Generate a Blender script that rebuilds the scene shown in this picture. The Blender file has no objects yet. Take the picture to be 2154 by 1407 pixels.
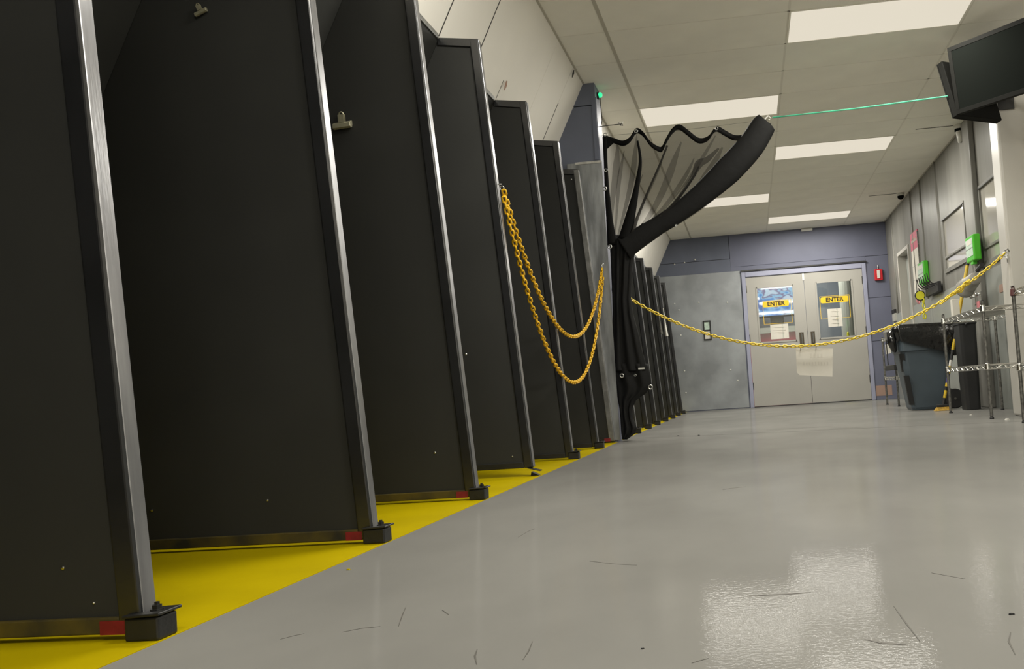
import bpy, bmesh, math, random
from mathutils import Vector, Matrix
random.seed(7)
sc = bpy.context.scene
COL = sc.collection

# ------------------------------------------------------------------ camera
F, CX, CY, CAMZ = 2030.02, 1325.22, 731.2, 0.3759
YAW, PITCH, ROLL = 0.1216, 0.0462, 0.0667
def cam_axes():
    cy, sy, cp, sp = math.cos(YAW), math.sin(YAW), math.cos(PITCH), math.sin(PITCH)
    fwd = Vector((-sy*cp, cy*cp, sp)); r0 = Vector((cy, sy, 0)); u0 = r0.cross(fwd)
    c, s = math.cos(ROLL), math.sin(ROLL)
    return c*r0 - s*u0, s*r0 + c*u0, fwd
CR, CU, CF = cam_axes()
cam = bpy.data.objects.new('camera', bpy.data.cameras.new('camera'))
COL.objects.link(cam); sc.camera = cam
m = Matrix((CR, CU, -CF)).transposed().to_4x4(); m.translation = (0, 0, CAMZ)
cam.matrix_world = m
cam.data.sensor_width = 36.0; cam.data.lens = F/2154*36
cam.data.shift_x = (1077-CX)/2154; cam.data.shift_y = (CY-703.5)/2154
cam.data.clip_start = .02; cam.data.clip_end = 100

# ------------------------------------------------------------------ world, lamps, exposure
w = bpy.data.worlds.new('world'); sc.world = w; w.use_nodes = True
w.node_tree.nodes['Background'].inputs[0].default_value = (.02, .02, .02, 1)
sc.view_settings.view_transform = 'Standard'; sc.view_settings.look = 'None'
sc.view_settings.gamma = 1.0; sc.view_settings.exposure = 0.0
sc.view_settings.use_curve_mapping = False
ZC = 2.81                       # ceiling height
LAMP_W = 58.0                   # watts of each ceiling lamp
LAMP_COL = (1.0, .965, .875)
LXA, LXB = -.795, .425          # left edges of the two columns of ceiling modules
GY0 = 8.185                     # a cross line of the ceiling grid
LIGHTS = [(LXB, 6.355), (LXA, 8.185), (LXB, 10.015), (LXA, 12.455), (LXB, 14.285)]
OUT = [(LXA, 3.305), (LXB, 1.475), (LXA, -.965), (LXB, -2.795)]
def ceiling_lamp(x, y, parent=None, e=LAMP_W):
    l = bpy.data.lights.new('lamp', 'AREA'); l.shape = 'RECTANGLE'; l.size = 1.19; l.size_y = .58
    l.energy = e; l.color = LAMP_COL
    o = bpy.data.objects.new('lamp', l); COL.objects.link(o); o.location = (x+.61, y+.305, ZC-.012)
    if parent:
        o.parent = parent; o.matrix_parent_inverse = Matrix.Translation(-parent.location)
    return o

# pixel -> point on a plane of the room
def ray(px, py): return CF + CR*((px-CX)/F) - CU*((py-CY)/F)
def at_y(px, py, Y):
    d = ray(px, py); t = Y/d.y; return Vector((d.x*t, Y, CAMZ+d.z*t))
def at_x(px, py, X):
    d = ray(px, py); t = X/d.x; return Vector((X, d.y*t, CAMZ+d.z*t))
def at_z(px, py, Z=0.0):
    d = ray(px, py); t = (Z-CAMZ)/d.z; return Vector((d.x*t, d.y*t, Z))

# ------------------------------------------------------------------ materials
def mat(name, col, rough=.5, metal=0, var=.0, vscale=8, bump=0, bscale=60, stretch=None, spec=.5, col2=None, coat=0, emit=None, estr=0, detail=4, ior=None):
    mt = bpy.data.materials.new(name); mt.use_nodes = True
    nt = mt.node_tree; b = nt.nodes['Principled BSDF']
    b.inputs['Base Color'].default_value = (*col, 1); b.inputs['Roughness'].default_value = rough
    b.inputs['Metallic'].default_value = metal
    b.inputs['Specular IOR Level'].default_value = spec
    if ior: b.inputs['IOR'].default_value = ior
    if coat:
        b.inputs['Coat Weight'].default_value = coat; b.inputs['Coat Roughness'].default_value = .08
    if emit:
        b.inputs['Emission Color'].default_value = (*emit, 1); b.inputs['Emission Strength'].default_value = estr
    tc = nt.nodes.new('ShaderNodeTexCoord'); mp = nt.nodes.new('ShaderNodeMapping')
    nt.links.new(tc.outputs['Object'], mp.inputs[0])
    if stretch: mp.inputs['Scale'].default_value = stretch
    if var or col2:
        n = nt.nodes.new('ShaderNodeTexNoise'); n.inputs['Scale'].default_value = vscale; n.inputs['Detail'].default_value = detail
        nt.links.new(mp.outputs[0], n.inputs['Vector'])
        cr = nt.nodes.new('ShaderNodeValToRGB')
        c2 = col2 if col2 else tuple(c*(1+var) for c in col)
        c1 = col if col2 else tuple(c*(1-var) for c in col)
        cr.color_ramp.elements[0].position = .35; cr.color_ramp.elements[1].position = .68
        cr.color_ramp.elements[0].color = (*c1, 1); cr.color_ramp.elements[1].color = (*c2, 1)
        nt.links.new(n.outputs['Fac'], cr.inputs[0]); nt.links.new(cr.outputs[0], b.inputs['Base Color'])
    if bump:
        n2 = nt.nodes.new('ShaderNodeTexNoise'); n2.inputs['Scale'].default_value = bscale; n2.inputs['Detail'].default_value = 3
        nt.links.new(mp.outputs[0], n2.inputs['Vector'])
        bp = nt.nodes.new('ShaderNodeBump'); bp.inputs['Strength'].default_value = bump; bp.inputs['Distance'].default_value = .01
        nt.links.new(n2.outputs['Fac'], bp.inputs['Height']); nt.links.new(bp.outputs[0], b.inputs['Normal'])
    return mt
M = {}
M['floor'] = mat('floor_epoxy', (.208,.204,.190), .5, var=.09, vscale=2.2, spec=0, stretch=(1,.5,1), detail=7)
M['yellow'] = mat('yellow_floor_paint', (.405,.312,.0006), .6, var=.07, vscale=3, bump=.03, bscale=80, spec=.04)
M['tile'] = mat('ceiling_tile', (.96,.935,.85), .9, var=.03, vscale=2.5, bump=.12, bscale=220, spec=.1)
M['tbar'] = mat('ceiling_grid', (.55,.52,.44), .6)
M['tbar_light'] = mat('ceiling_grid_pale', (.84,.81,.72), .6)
M['lens'] = mat('lamp_lens', (.05,.05,.05), .5, emit=(.735,.672,.552), estr=1.0)
M['white_wall'] = mat('cream_wall_board', (.83,.80,.735), .75, var=.03, vscale=1.5, spec=.2)
M['cream_paint'] = mat('cream_paint', (.80,.775,.72), .6, var=.03, vscale=2)
M['dark_gap'] = mat('dark_gap', (.03,.028,.025), .8)
M['black'] = mat('black_sheet', (.0245,.025,.0228), .62, var=.10, vscale=3, bump=.04, bscale=40, spec=.3)
M['post'] = mat('black_gloss_post', (.014,.0145,.0155), .27, var=.2, vscale=6, bump=.03, bscale=50, spec=.85)
M['edge'] = mat('satin_worn_edge', (.33,.33,.345), .30, metal=.85, var=.18, vscale=7, bump=.05, bscale=40, stretch=(4,4,.5))
M['worn'] = mat('worn_steel_post', (.20,.20,.19), .4, metal=.4, var=.25, vscale=14, bump=.1, bscale=60)
M['bracket'] = mat('black_bracket', (.012,.012,.011), .45, var=.2, vscale=20, bump=.1, bscale=90)
M['overspray'] = mat('overspray_rail', (.02,.019,.014), .6, col2=(.10,.075,.012), vscale=9, spec=.3)
M['red_tape'] = mat('red_tape', (.19,.006,.012), .5, var=.2, vscale=40)
M['blue_wall'] = mat('blue_wall_board', (.135,.15,.20), .55, var=.10, vscale=2.2, bump=.05, bscale=30, spec=.35)
M['lav_wall'] = mat('lavender_wall_board', (.136,.144,.200), .5, var=.07, vscale=1.8, bump=.05, bscale=30, spec=.35)
M['sheet'] = mat('galvanised_sheet', (.26,.275,.285), .38, metal=.25, var=.2, vscale=2.6, bump=.08, bscale=9)
M['plate'] = mat('scuffed_steel_plate', (.24,.25,.255), .36, metal=.45, var=.35, vscale=5, bump=.08, bscale=14, stretch=(3,3,.6))
M['plate_trim'] = mat('plate_edge_trim', (.50,.49,.45), .5, var=.2, vscale=30)
M['gray_wall'] = mat('gray_gloss_wall', (.215,.21,.19), .42, var=.12, vscale=4, bump=.16, bscale=7, stretch=(1,1.6,.06), spec=.15)
M['gray_low'] = mat('gray_green_wainscot', (.29,.305,.285), .32, var=.10, vscale=2.0, bump=.04, bscale=6, stretch=(1,1,.3))
M['col_paint'] = mat('pillar_paint', (.50,.48,.435), .35, var=.04, vscale=2)
M['glass_pane'] = mat('service_glass', (.46,.44,.39), .04, spec=.5, coat=.4)
M['door'] = mat('door_paint', (.365,.352,.32), .45, var=.03, vscale=2, spec=.35)
M['door_frame'] = mat('door_frame_paint', (.30,.31,.41), .45, var=.05, vscale=4)
M['dark_metal'] = mat('dark_metal', (.05,.05,.05), .4, metal=.6)
M['bronze'] = mat('bronze_plate', (.09,.075,.055), .4, metal=.7)
M['steel'] = mat('steel', (.55,.55,.53), .28, metal=1.0, var=.1, vscale=40)
M['dull_steel'] = mat('dull_steel_post', (.19,.185,.17), .42, metal=.7, var=.35, vscale=50)
M['chrome'] = mat('chrome_wire', (.62,.61,.57), .25, metal=1.0)
M['maroon'] = mat('maroon_clip', (.10,.03,.03), .5)
M['chain_o'] = mat('amber_plastic_chain', (.80,.46,.006), .42, var=.08, vscale=6)
M['chain_y'] = mat('yellow_plastic_chain', (.74,.54,.03), .42, var=.08, vscale=6)
M['paper'] = mat('paper', (.66,.63,.56), .8, var=.03, vscale=12)
M['print'] = mat('grey_print', (.42,.41,.38), .8)
M['faint'] = mat('faint_show_through', (.605,.575,.51), .8)
M['sticker'] = mat('yellow_sticker', (.80,.53,.015), .5)
M['black_ink'] = mat('black_ink', (.02,.015,.01), .6)
M['fire_red'] = mat('fire_alarm_red', (.50,.012,.02), .35)
M['pink'] = mat('pink_card', (.55,.10,.16), .6)
M['pink2'] = mat('pink_tag', (.62,.20,.22), .6)
M['green'] = mat('lime_green_plastic', (.07,.50,.02), .3)
M['label'] = mat('pale_green_label', (.50,.62,.52), .5, var=.15, vscale=30)
M['lime'] = mat('lime_yellow_plastic', (.70,.66,.03), .4)
M['can'] = mat('blue_grey_plastic', (.068,.090,.108), .42, var=.1, vscale=4, bump=.03, bscale=30)
M['bag'] = mat('black_bin_bag', (.010,.010,.010), .12, bump=.9, bscale=9, spec=.7)
M['rubber'] = mat('black_rubber', (.014,.014,.014), .6)
M['pole_yellow'] = mat('yellow_pole', (.62,.42,.01), .35)
M['purple'] = mat('purple_band', (.05,.035,.20), .5)
M['straw'] = mat('broom_bristle', (.40,.24,.03), .8, var=.3, vscale=60)
M['tv'] = mat('black_plastic', (.010,.010,.009), .6, bump=.02, bscale=60, spec=.03)
M['screen'] = mat('dark_screen', (.007,.008,.007), .6, spec=.0)
M['cam_white'] = mat('camera_white', (.66,.65,.60), .35)
M['cord_green'] = mat('green_cord', (.04,.27,.155), .6, emit=(.02,.35,.18), estr=0)
M['led'] = mat('green_led', (.02,.5,.2), .4, emit=(.03,.62,.27), estr=1.4)
M['grey_bucket'] = mat('grey_bucket', (.30,.285,.25), .5, var=.2, vscale=9)
M['clip_metal'] = mat('bulldog_clip_metal', (.42,.40,.28), .38, metal=.6, var=.15, vscale=40)
M['lobby_wall'] = mat('lobby_wall', (.16,.18,.22), .6)
M['lobby_pale'] = mat('lobby_pale', (.42,.42,.38), .6)
M['lobby_red'] = mat('lobby_counter_red', (.42,.03,.06), .5)
M['scuff'] = mat('floor_scuff', (.105,.10,.09), .6, spec=.1)
M['scuff_light'] = mat('floor_scrape', (.15,.142,.13), .6, spec=.1)
M['white_scrap'] = mat('white_scrap', (.7,.68,.62), .7)
M['orange_mark'] = mat('orange_stain_and_reflection', (.34,.22,.17), .6)  # stain and tape colour, also tints the painted reflection on the right wall
M['hem'] = mat('black_curtain_hem', (.006,.006,.0058), .7, spec=.1)
M['cloth'] = mat('black_curtain_cloth', (.006,.006,.0058), .75, bump=.3, bscale=16, spec=.25)

def net_material():
    mt = bpy.data.materials.new('sheer_black_net'); mt.use_nodes = True; nt = mt.node_tree
    b = nt.nodes['Principled BSDF']; b.inputs['Base Color'].default_value = (.03,.028,.025,1); b.inputs['Roughness'].default_value = .8
    b.inputs['Specular IOR Level'].default_value = .1
    t = nt.nodes.new('ShaderNodeBsdfTransparent'); mx = nt.nodes.new('ShaderNodeMixShader'); mx.inputs[0].default_value = .48
    out = nt.nodes['Material Output']
    nt.links.new(t.outputs[0], mx.inputs[1]); nt.links.new(b.outputs[0], mx.inputs[2]); nt.links.new(mx.outputs[0], out.inputs[0])
    return mt
M['net'] = net_material()
def glass_material():
    mt = bpy.data.materials.new('door_glass'); mt.use_nodes = True; nt = mt.node_tree
    g = nt.nodes.new('ShaderNodeBsdfGlossy'); g.inputs['Roughness'].default_value = .03
    t = nt.nodes.new('ShaderNodeBsdfTransparent'); t.inputs[0].default_value = (.86,.89,.88,1)
    mx = nt.nodes.new('ShaderNodeMixShader'); mx.inputs[0].default_value = .07
    nt.links.new(t.outputs[0], mx.inputs[1]); nt.links.new(g.outputs[0], mx.inputs[2]); nt.links.new(mx.outputs[0], nt.nodes['Material Output'].inputs[0])
    return mt
M['glass'] = glass_material()
def floor_gloss(mt):        # thin worn gloss coat over the paint, stronger at grazing angles
    nt = mt.node_tree; b = nt.nodes['Principled BSDF']; out = nt.nodes['Material Output']
    g = nt.nodes.new('ShaderNodeBsdfGlossy'); g.inputs['Roughness'].default_value = .04
    tc = nt.nodes.new('ShaderNodeTexCoord'); n = nt.nodes.new('ShaderNodeTexNoise'); n.inputs['Scale'].default_value = 110; n.inputs['Detail'].default_value = 3
    nt.links.new(tc.outputs['Object'], n.inputs['Vector'])
    bp = nt.nodes.new('ShaderNodeBump'); bp.inputs['Strength'].default_value = .036; bp.inputs['Distance'].default_value = .01
    nt.links.new(n.outputs['Fac'], bp.inputs['Height']); nt.links.new(bp.outputs[0], g.inputs['Normal'])
    lw = nt.nodes.new('ShaderNodeLayerWeight'); lw.inputs['Blend'].default_value = .5
    pw = nt.nodes.new('ShaderNodeMath'); pw.operation = 'POWER'; pw.inputs[1].default_value = 8.0
    ml = nt.nodes.new('ShaderNodeMath'); ml.operation = 'MULTIPLY'; ml.inputs[1].default_value = .42
    mx = nt.nodes.new('ShaderNodeMixShader')
    nt.links.new(lw.outputs['Facing'], pw.inputs[0]); nt.links.new(pw.outputs[0], ml.inputs[0]); nt.links.new(ml.outputs[0], mx.inputs[0])
    nt.links.new(b.outputs[0], mx.inputs[1]); nt.links.new(g.outputs[0], mx.inputs[2]); nt.links.new(mx.outputs[0], out.inputs[0])
floor_gloss(M['floor'])
def screen_material():
    mt = bpy.data.materials.new('lit_screen_picture'); mt.use_nodes = True; nt = mt.node_tree
    b = nt.nodes['Principled BSDF']; b.inputs['Base Color'].default_value = (.02,.02,.02,1)
    tc = nt.nodes.new('ShaderNodeTexCoord'); mp = nt.nodes.new('ShaderNodeMapping'); mp.inputs['Scale'].default_value = (4.0, 1, 7)
    mp.inputs['Location'].default_value = (3.1, 0, 1.7)
    n = nt.nodes.new('ShaderNodeTexNoise'); n.inputs['Scale'].default_value = 1.0; n.inputs['Detail'].default_value = 2
    nt.links.new(tc.outputs['Object'], mp.inputs[0]); nt.links.new(mp.outputs[0], n.inputs['Vector'])
    cr = nt.nodes.new('ShaderNodeValToRGB'); e = cr.color_ramp.elements
    e[0].position = .30; e[0].color = (.03,.10,.35,1); e[1].position = .72; e[1].color = (.60,.60,.70,1)
    for p, c in ((.40,(.06,.25,.62,1)), (.47,(.30,.52,.72,1)), (.53,(.16,.08,.22,1)), (.58,(.45,.60,.74,1))):
        q = e.new(p); q.color = c
    nt.links.new(n.outputs['Fac'], cr.inputs[0]); nt.links.new(cr.outputs[0], b.inputs['Emission Color'])
    b.inputs['Emission Strength'].default_value = 1.25
    return mt
M['picture'] = screen_material()

# ------------------------------------------------------------------ mesh helpers
def box(bm, x0, x1, y0, y1, z0, z1):
    v = [bm.verts.new(p) for p in ((x0,y0,z0),(x1,y0,z0),(x1,y1,z0),(x0,y1,z0),(x0,y0,z1),(x1,y0,z1),(x1,y1,z1),(x0,y1,z1))]
    for f in ((3,2,1,0),(4,5,6,7),(0,1,5,4),(1,2,6,5),(2,3,7,6),(3,0,4,7)): bm.faces.new([v[i] for i in f])
    return v
def boxm(*a):
    bm = bmesh.new(); box(bm, *a); return bm
def hexa(bm, lo, hi):
    a = [bm.verts.new(p) for p in lo]; b = [bm.verts.new(p) for p in hi]; n = len(a)
    bm.faces.new(list(reversed(a))); bm.faces.new(b)
    for i in range(n): bm.faces.new((a[i], a[(i+1) % n], b[(i+1) % n], b[i]))
def prism_y(bm, poly, y0, y1):       # poly of (x,z)
    hexa(bm, [(x, y0, z) for x, z in poly], [(x, y1, z) for x, z in poly])
def prism_x(bm, poly, x0, x1):       # poly of (y,z)
    hexa(bm, [(x0, y, z) for y, z in poly], [(x1, y, z) for y, z in poly])
def prism_z(bm, poly, z0, z1):
    hexa(bm, [(x, y, z0) for x, y in poly], [(x, y, z1) for x, y in poly])
def frame_of(d):
    d = d.normalized(); a = Vector((0,0,1)) if abs(d.z) < .9 else Vector((1,0,0))
    s = d.cross(a).normalized(); return s, s.cross(d).normalized()
def tube(bm, pts, r, n=8, flat=1.0, cap=True, ref=None):
    pts = [Vector(p) for p in pts]; rs = r if isinstance(r, (list, tuple)) else [r]*len(pts); rings = []
    for i, p in enumerate(pts):
        d = pts[min(i+1, len(pts)-1)] - pts[max(i-1, 0)]
        if ref is not None:
            s = d.cross(ref).normalized(); t = ref
        else: s, t = frame_of(d)
        rings.append([bm.verts.new(p + s*(rs[i]*math.cos(2*math.pi*k/n)) + t*(rs[i]*flat*math.sin(2*math.pi*k/n))) for k in range(n)])
    for a, b in zip(rings, rings[1:]):
        for k in range(n): bm.faces.new((a[k], a[(k+1) % n], b[(k+1) % n], b[k]))
    if cap:
        bm.faces.new(list(reversed(rings[0]))); bm.faces.new(rings[-1])
def lathe(bm, prof, c=(0,0,0), n=20, axis='z'):
    rings = []
    for r, h in prof:
        ring = []
        for k in range(n):
            a = 2*math.pi*k/n; p = (r*math.cos(a), r*math.sin(a), h)
            if axis == 'x': p = (h, p[0], p[1])
            if axis == 'y': p = (p[0], h, p[1])
            ring.append(bm.verts.new((p[0]+c[0], p[1]+c[1], p[2]+c[2])))
        rings.append(ring)
    for a, b in zip(rings, rings[1:]):
        for k in range(n): bm.faces.new((a[k], a[(k+1) % n], b[(k+1) % n], b[k]))
    bm.faces.new(list(reversed(rings[0]))); bm.faces.new(rings[-1])
def torus(bm, c, R, r, nrm=Vector((0,1,0)), n=14, k=6):
    s, t = frame_of(nrm); c = Vector(c); rings = []; nr = nrm.normalized()
    for i in range(n):
        a = 2*math.pi*i/n; d = s*math.cos(a)+t*math.sin(a)
        rings.append([bm.verts.new(c + d*(R+r*math.cos(2*math.pi*j/k)) + nr*(r*math.sin(2*math.pi*j/k))) for j in range(k)])
    for i in range(n):
        a, b = rings[i], rings[(i+1) % n]
        for j in range(k): bm.faces.new((a[j], a[(j+1) % k], b[(j+1) % k], b[j]))
def obj(name, bm, material, parent=None, bevel=0, smooth=False, seg=2):
    bmesh.ops.recalc_face_normals(bm, faces=bm.faces)
    if bevel:
        bmesh.ops.bevel(bm, geom=list(bm.edges), offset=bevel, segments=seg, affect='EDGES', profile=.5)
    if smooth:
        for f in bm.faces: f.smooth = True
    me = bpy.data.meshes.new(name); bm.to_mesh(me); bm.free()
    me.materials.append(M[material]); o = bpy.data.objects.new(name, me); COL.objects.link(o)
    if parent: adopt(o, parent)
    return o
def adopt(o, parent):
    o.parent = parent
    p = parent; off = Vector((0,0,0))
    while p: off += p.location; p = p.parent
    o.matrix_parent_inverse = Matrix.Translation(-off) if parent.type == 'EMPTY' else Matrix.Identity(4)
    return o
def thing(name, label, cat, loc, group=None):
    o = bpy.data.objects.new(name, None); COL.objects.link(o); o.location = loc; o.empty_display_size = .1
    o['label'] = label; o['category'] = cat
    if group: o['group'] = group
    return o
def tag(o, label, cat, group=None):
    o['label'] = label; o['category'] = cat
    if group: o['group'] = group
    return o
def struct(name, bm=None, material=None, **k):
    if bm is None:
        o = bpy.data.objects.new(name, None); COL.objects.link(o)
    else: o = obj(name, bm, material, **k)
    o['kind'] = 'structure'; return o
def dup(root, dy, label=None):
    r = root.copy(); COL.objects.link(r); r.location = root.location + Vector((0, dy, 0))
    if label: r['label'] = label
    for ch in root.children:
        c = ch.copy(); COL.objects.link(c); c.parent = r
        for g in ch.children:
            d = g.copy(); COL.objects.link(d); d.parent = c
    return r
def inst(name, me, parent, mw):
    o = bpy.data.objects.new(name, me); COL.objects.link(o); o.parent = parent; o.matrix_basis = mw; return o

# ------------------------------------------------------------------ room shell
YB, YE, XR = -3.6, 15.64, 2.2945
XT = -1.134                                   # top edge of the sloping left wall
def wx(z): return XT - .5*(ZC - z)            # the sloping wall
XY = -1.043                                   # edge of the yellow strip
fl = struct('floor', boxm(wx(0)-.1, XR+.1, YB-.1, 18.4, -.1, 0), 'floor')
obj('yellow_strip', boxm(wx(0)-.02, XY, YB, YE, 0, .0012), 'yellow', fl)
# floor joint and scuffs
def ribbon(name, pix, wd, material, h=.0006):
    pts = [at_z(*p) for p in pix]; bm = bmesh.new()
    for i, (a, b) in enumerate(zip(pts, pts[1:])):
        d = (b-a).normalized(); s = Vector((-d.y, d.x, 0))*wd*(.7 if len(pix) < 5 else 1)
        w1 = .35 if i+1 == len(pts)-1 and len(pts) > 2 else 1
        w0 = .35 if i == 0 and len(pts) > 2 else 1
        q = [a-s*w0, b-s*w1, b+s*w1, a+s*w0]
        hexa(bm, [(p.x, p.y, 0.0001) for p in q], [(p.x, p.y, h) for p in q])
    return obj(name, bm, material, fl)
ribbon('floor_joint', [(1340,922),(1450,917.5),(1640,908.5),(1900,897),(2150,886)], .008, 'scuff')
for pix, wd, mtn in (([(1576,1254),(1620,1251),(1660,1249),(1705,1246)], .006, 'scuff_light'),
        ([(838,1318),(846,1295),(853,1278)], .0016, 'scuff'), ([(930,1283),(938,1289),(944,1293)], .0015, 'scuff'),
        ([(1003,1398),(999,1380),(1004,1366)], .0022, 'scuff'), ([(1100,1388),(1112,1370),(1120,1350)], .0016, 'scuff'),
        ([(1880,1275),(1905,1310),(1935,1349)], .002, 'scuff'), ([(2126,1330),(2122,1350),(2136,1378)], .002, 'scuff'),
        ([(1455,1395),(1474,1389),(1490,1385)], .0018, 'scuff'), ([(590,1345),(615,1338),(640,1333)], .001, 'scuff'),
        ([(1820,1345),(1855,1352),(1905,1356)], .006, 'scuff_light'), ([(1520,1030),(1545,1026),(1570,1024)], .004, 'scuff_light'),
        ([(1960,1205),(2000,1212),(2030,1218)], .003, 'scuff_light'), ([(1240,1180),(1290,1186),(1340,1189)], .003, 'scuff_light'),
        ([(720,1330),(760,1322),(800,1318)], .0012, 'scuff'), ([(1090,1130),(1110,1118),(1125,1112)], .0016, 'scuff_light')):
    ribbon('scuff_mark', pix, wd, mtn)

# ceiling: plenum slab, tiles, grid
ce = struct('ceiling', boxm(XT-.3, XR+.3, YB-.2, YE+.2, ZC+.04, ZC+.14), 'dark_gap')
cells = {(round(x,2), round(y,2)) for x, y in LIGHTS+OUT}
xs = [(XT, LXA), (LXA, LXB), (LXB, LXB+1.22), (LXB+1.22, XR)]
rows = []
k = -20
while GY0+.61*k < YE:
    y = GY0+.61*k
    if y+.61 > YB: rows.append(y)
    k += 1
tile_me = {}
for ci, (x0, x1) in enumerate(xs):
    for y in rows:
        if (round(x0,2), round(y,2)) in cells: continue
        y1 = min(y+.61, YE); y0 = max(y, YB); key = (ci, round(y1-y0, 3))
        if key not in tile_me:
            bm = boxm(.008, x1-x0-.008, .006, y1-y0-.006, 0, .015)
            o = obj('ceiling_tile', bm, 'tile'); tile_me[key] = o.data; bpy.data.objects.remove(o)
        inst('ceiling_tile', tile_me[key], ce, Matrix.Translation((x0, y0, ZC+.0)))
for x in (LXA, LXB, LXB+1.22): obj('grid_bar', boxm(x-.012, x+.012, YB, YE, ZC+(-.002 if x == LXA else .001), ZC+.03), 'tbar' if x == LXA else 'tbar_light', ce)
for y in rows:
    if y > YB: obj('grid_bar', boxm(XT-.01, XR, y-.007, y+.007, ZC+.001, ZC+.026), 'tbar_light', ce)
obj('wall_angle', boxm(XT-.012, XT+.014, YB, YE, ZC-.004, ZC+.01), 'tbar', ce)
obj('wall_angle', boxm(XR-.02, XR, YB, YE, ZC-.004, ZC+.01), 'tbar', ce)

# ceiling light fixtures
names_l = ['flat light panel in the ceiling above the hanging screens and chain',
           'flat light panel in the ceiling right beside the black net curtain',
           'flat light panel in the ceiling between the dome camera and the curtain corner',
           'flat light panel partly behind the rolled edge of the net curtain',
           'flat light panel in the ceiling just before the blue end wall']
for i, (x, y) in enumerate(LIGHTS+OUT):
    lab = names_l[i] if i < 5 else 'flat light panel in the ceiling over the near floor'
    t = thing('ceiling_light', lab, 'light', (x+.61, y+.305, ZC), 'ceiling light panels')
    bm = bmesh.new()
    for a in ((x+.004, x+1.216, y+.004, y+.016), (x+.004, x+1.216, y+.594, y+.606), (x+.004, x+.016, y+.016, y+.594), (x+1.204, x+1.216, y+.016, y+.594)):
        box(bm, a[0], a[1], a[2], a[3], ZC-.003, ZC+.03)
    obj('fixture_frame', bm, 'tile', t)
    obj('lens', boxm(x+.016, x+1.204, y+.016, y+.594, ZC-.001, ZC+.03), 'lens', t)
    ceiling_lamp(x, y, t)

# left wall: backing plus boards
bm = bmesh.new(); prism_y(bm, [(wx(0)-.05,0),(wx(ZC)-.05,ZC),(wx(ZC)-.3,ZC),(wx(0)-.3,0)], YB, YE)
wl = struct('wall_left', bm, 'dark_gap')
PY = [.57, 1.587, 2.62, 3.65, 4.62, 5.69, 6.66, 7.335, 8.70, 9.63, 10.53, 11.55, 12.57, 13.56, 14.50]   # partition planes (near faces)
ZB = 2.225                                    # top of the black backing
def slope_board(y0, y1, z0, z1, th, proud, mtn, name):
    bm = bmesh.new()
    prism_y(bm, [(wx(z0)-th+proud, z0), (wx(z1)-th+proud, z1), (wx(z1)+proud, z1), (wx(z0)+proud, z0)], y0, y1)
    return obj(name, bm, mtn, wl, bevel=.002, seg=1)
ys = [YB, -2.6, -1.39, -.17, 1.05, 2.27, 3.49, 4.63, 5.19, 6.41, 6.96, 8.17, 9.39, 10.61, 11.83, 13.05, 14.27, YE]
for a, b in zip(ys, ys[1:]): slope_board(a+.002, b-.002, ZB-.04, ZC, .045, 0, 'white_wall', 'wall_board')
for y, z0, z1 in ((4.63, ZB, 2.62), (5.19, ZB, ZC), (6.96, 2.28, 2.55), (5.72, 2.23, 2.34)):
    bm = bmesh.new(); prism_y(bm, [(wx(z0)-.004, z0), (wx(z1)-.004, z1), (wx(z1)+.0015, z1), (wx(z0)+.0015, z0)], y-.005 if z1 != 2.34 else y-.002, y+.005 if z1 != 2.34 else y+.002)
    obj('dark_seam', bm, 'dark_gap', wl)
bays = [YB]+PY+[YE]
for a, b in zip(bays, bays[1:]):
    slope_board(a+.036, b+.0115, .005, ZB-.012, .03, .006, 'black', 'backing_board')
    bm = bmesh.new(); prism_y(bm, [(wx(ZB)-.04, ZB-.022), (wx(ZB)-.04, ZB+.006), (wx(ZB)+.004, ZB+.006), (wx(ZB)+.004, ZB-.022)], a+.05, b-.003)
    obj('backing_rail', bm, 'worn', wl, bevel=.004)
# bits stuck to the wall
for px, py, nm in ((1204,152,'small dark wire stub poking out where wall meets ceiling'), (1062,176,'torn tape scrap stuck on the cream sloping wall')):
    d = ray(px, py); t = (XT-.5*(ZC-CAMZ)+.008)/(d.x-.5*d.z); P = Vector((d.x*t, d.y*t, CAMZ+d.z*t))
    bm = bmesh.new(); tube(bm, [P+Vector((0,-.02,-.045)), P+Vector((.006,0,-.01)), P+Vector((.01,.015,.02))], [.003,.008,.004], 6)
    tag(obj('wire_stub' if px > 1100 else 'tape_scrap', bm, 'dark_metal' if px > 1100 else 'orange_mark'), nm, 'wire' if px > 1100 else 'tape')

# end wall with the double door opening
DX0, DX1, DZ = -.028, 1.942, 2.187
bm = bmesh.new()
box(bm, -2.7, DX0, YE, YE+.12, 0, ZC); box(bm, DX1, XR+.1, YE, YE+.12, 0, ZC); box(bm, DX0, DX1, YE, YE+.12, DZ, ZC)
we = struct('wall_end', bm, 'dark_gap')
def eb(x0, x1, z0, z1, mtn, name='wall_panel', y=.012):
    return obj(name, boxm(x0, x1, YE-y, YE, z0, z1), mtn, we, bevel=.002, seg=1)
bm = bmesh.new(); prism_y(bm, [(wx(2.425), 2.425), (-.195, 2.425), (-.195, ZC), (wx(ZC), ZC)], YE-.012, YE); obj('wall_panel', bm, 'blue_wall', we)
bm = bmesh.new(); prism_y(bm, [(wx(0), 0), (DX0-.002, 0), (DX0-.002, 2.418), (wx(2.418), 2.418)], YE-.010, YE); obj('wall_panel', bm, 'blue_wall', we)
eb(-.188, XR, 2.285, ZC, 'lav_wall'); eb(-.188, DX1, DZ+.03, 2.282, 'lav_wall', y=.0118)
for z0, z1 in ((1.62,2.279),(.93,1.614),(0,.924)): eb(DX1+.002, XR, z0, z1, 'lav_wall')
sh = obj('metal_sheet', boxm(-1.45, -.045, YE-.018, YE-.010, .012, 2.215), 'sheet', we, bevel=.002, seg=1)
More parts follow.
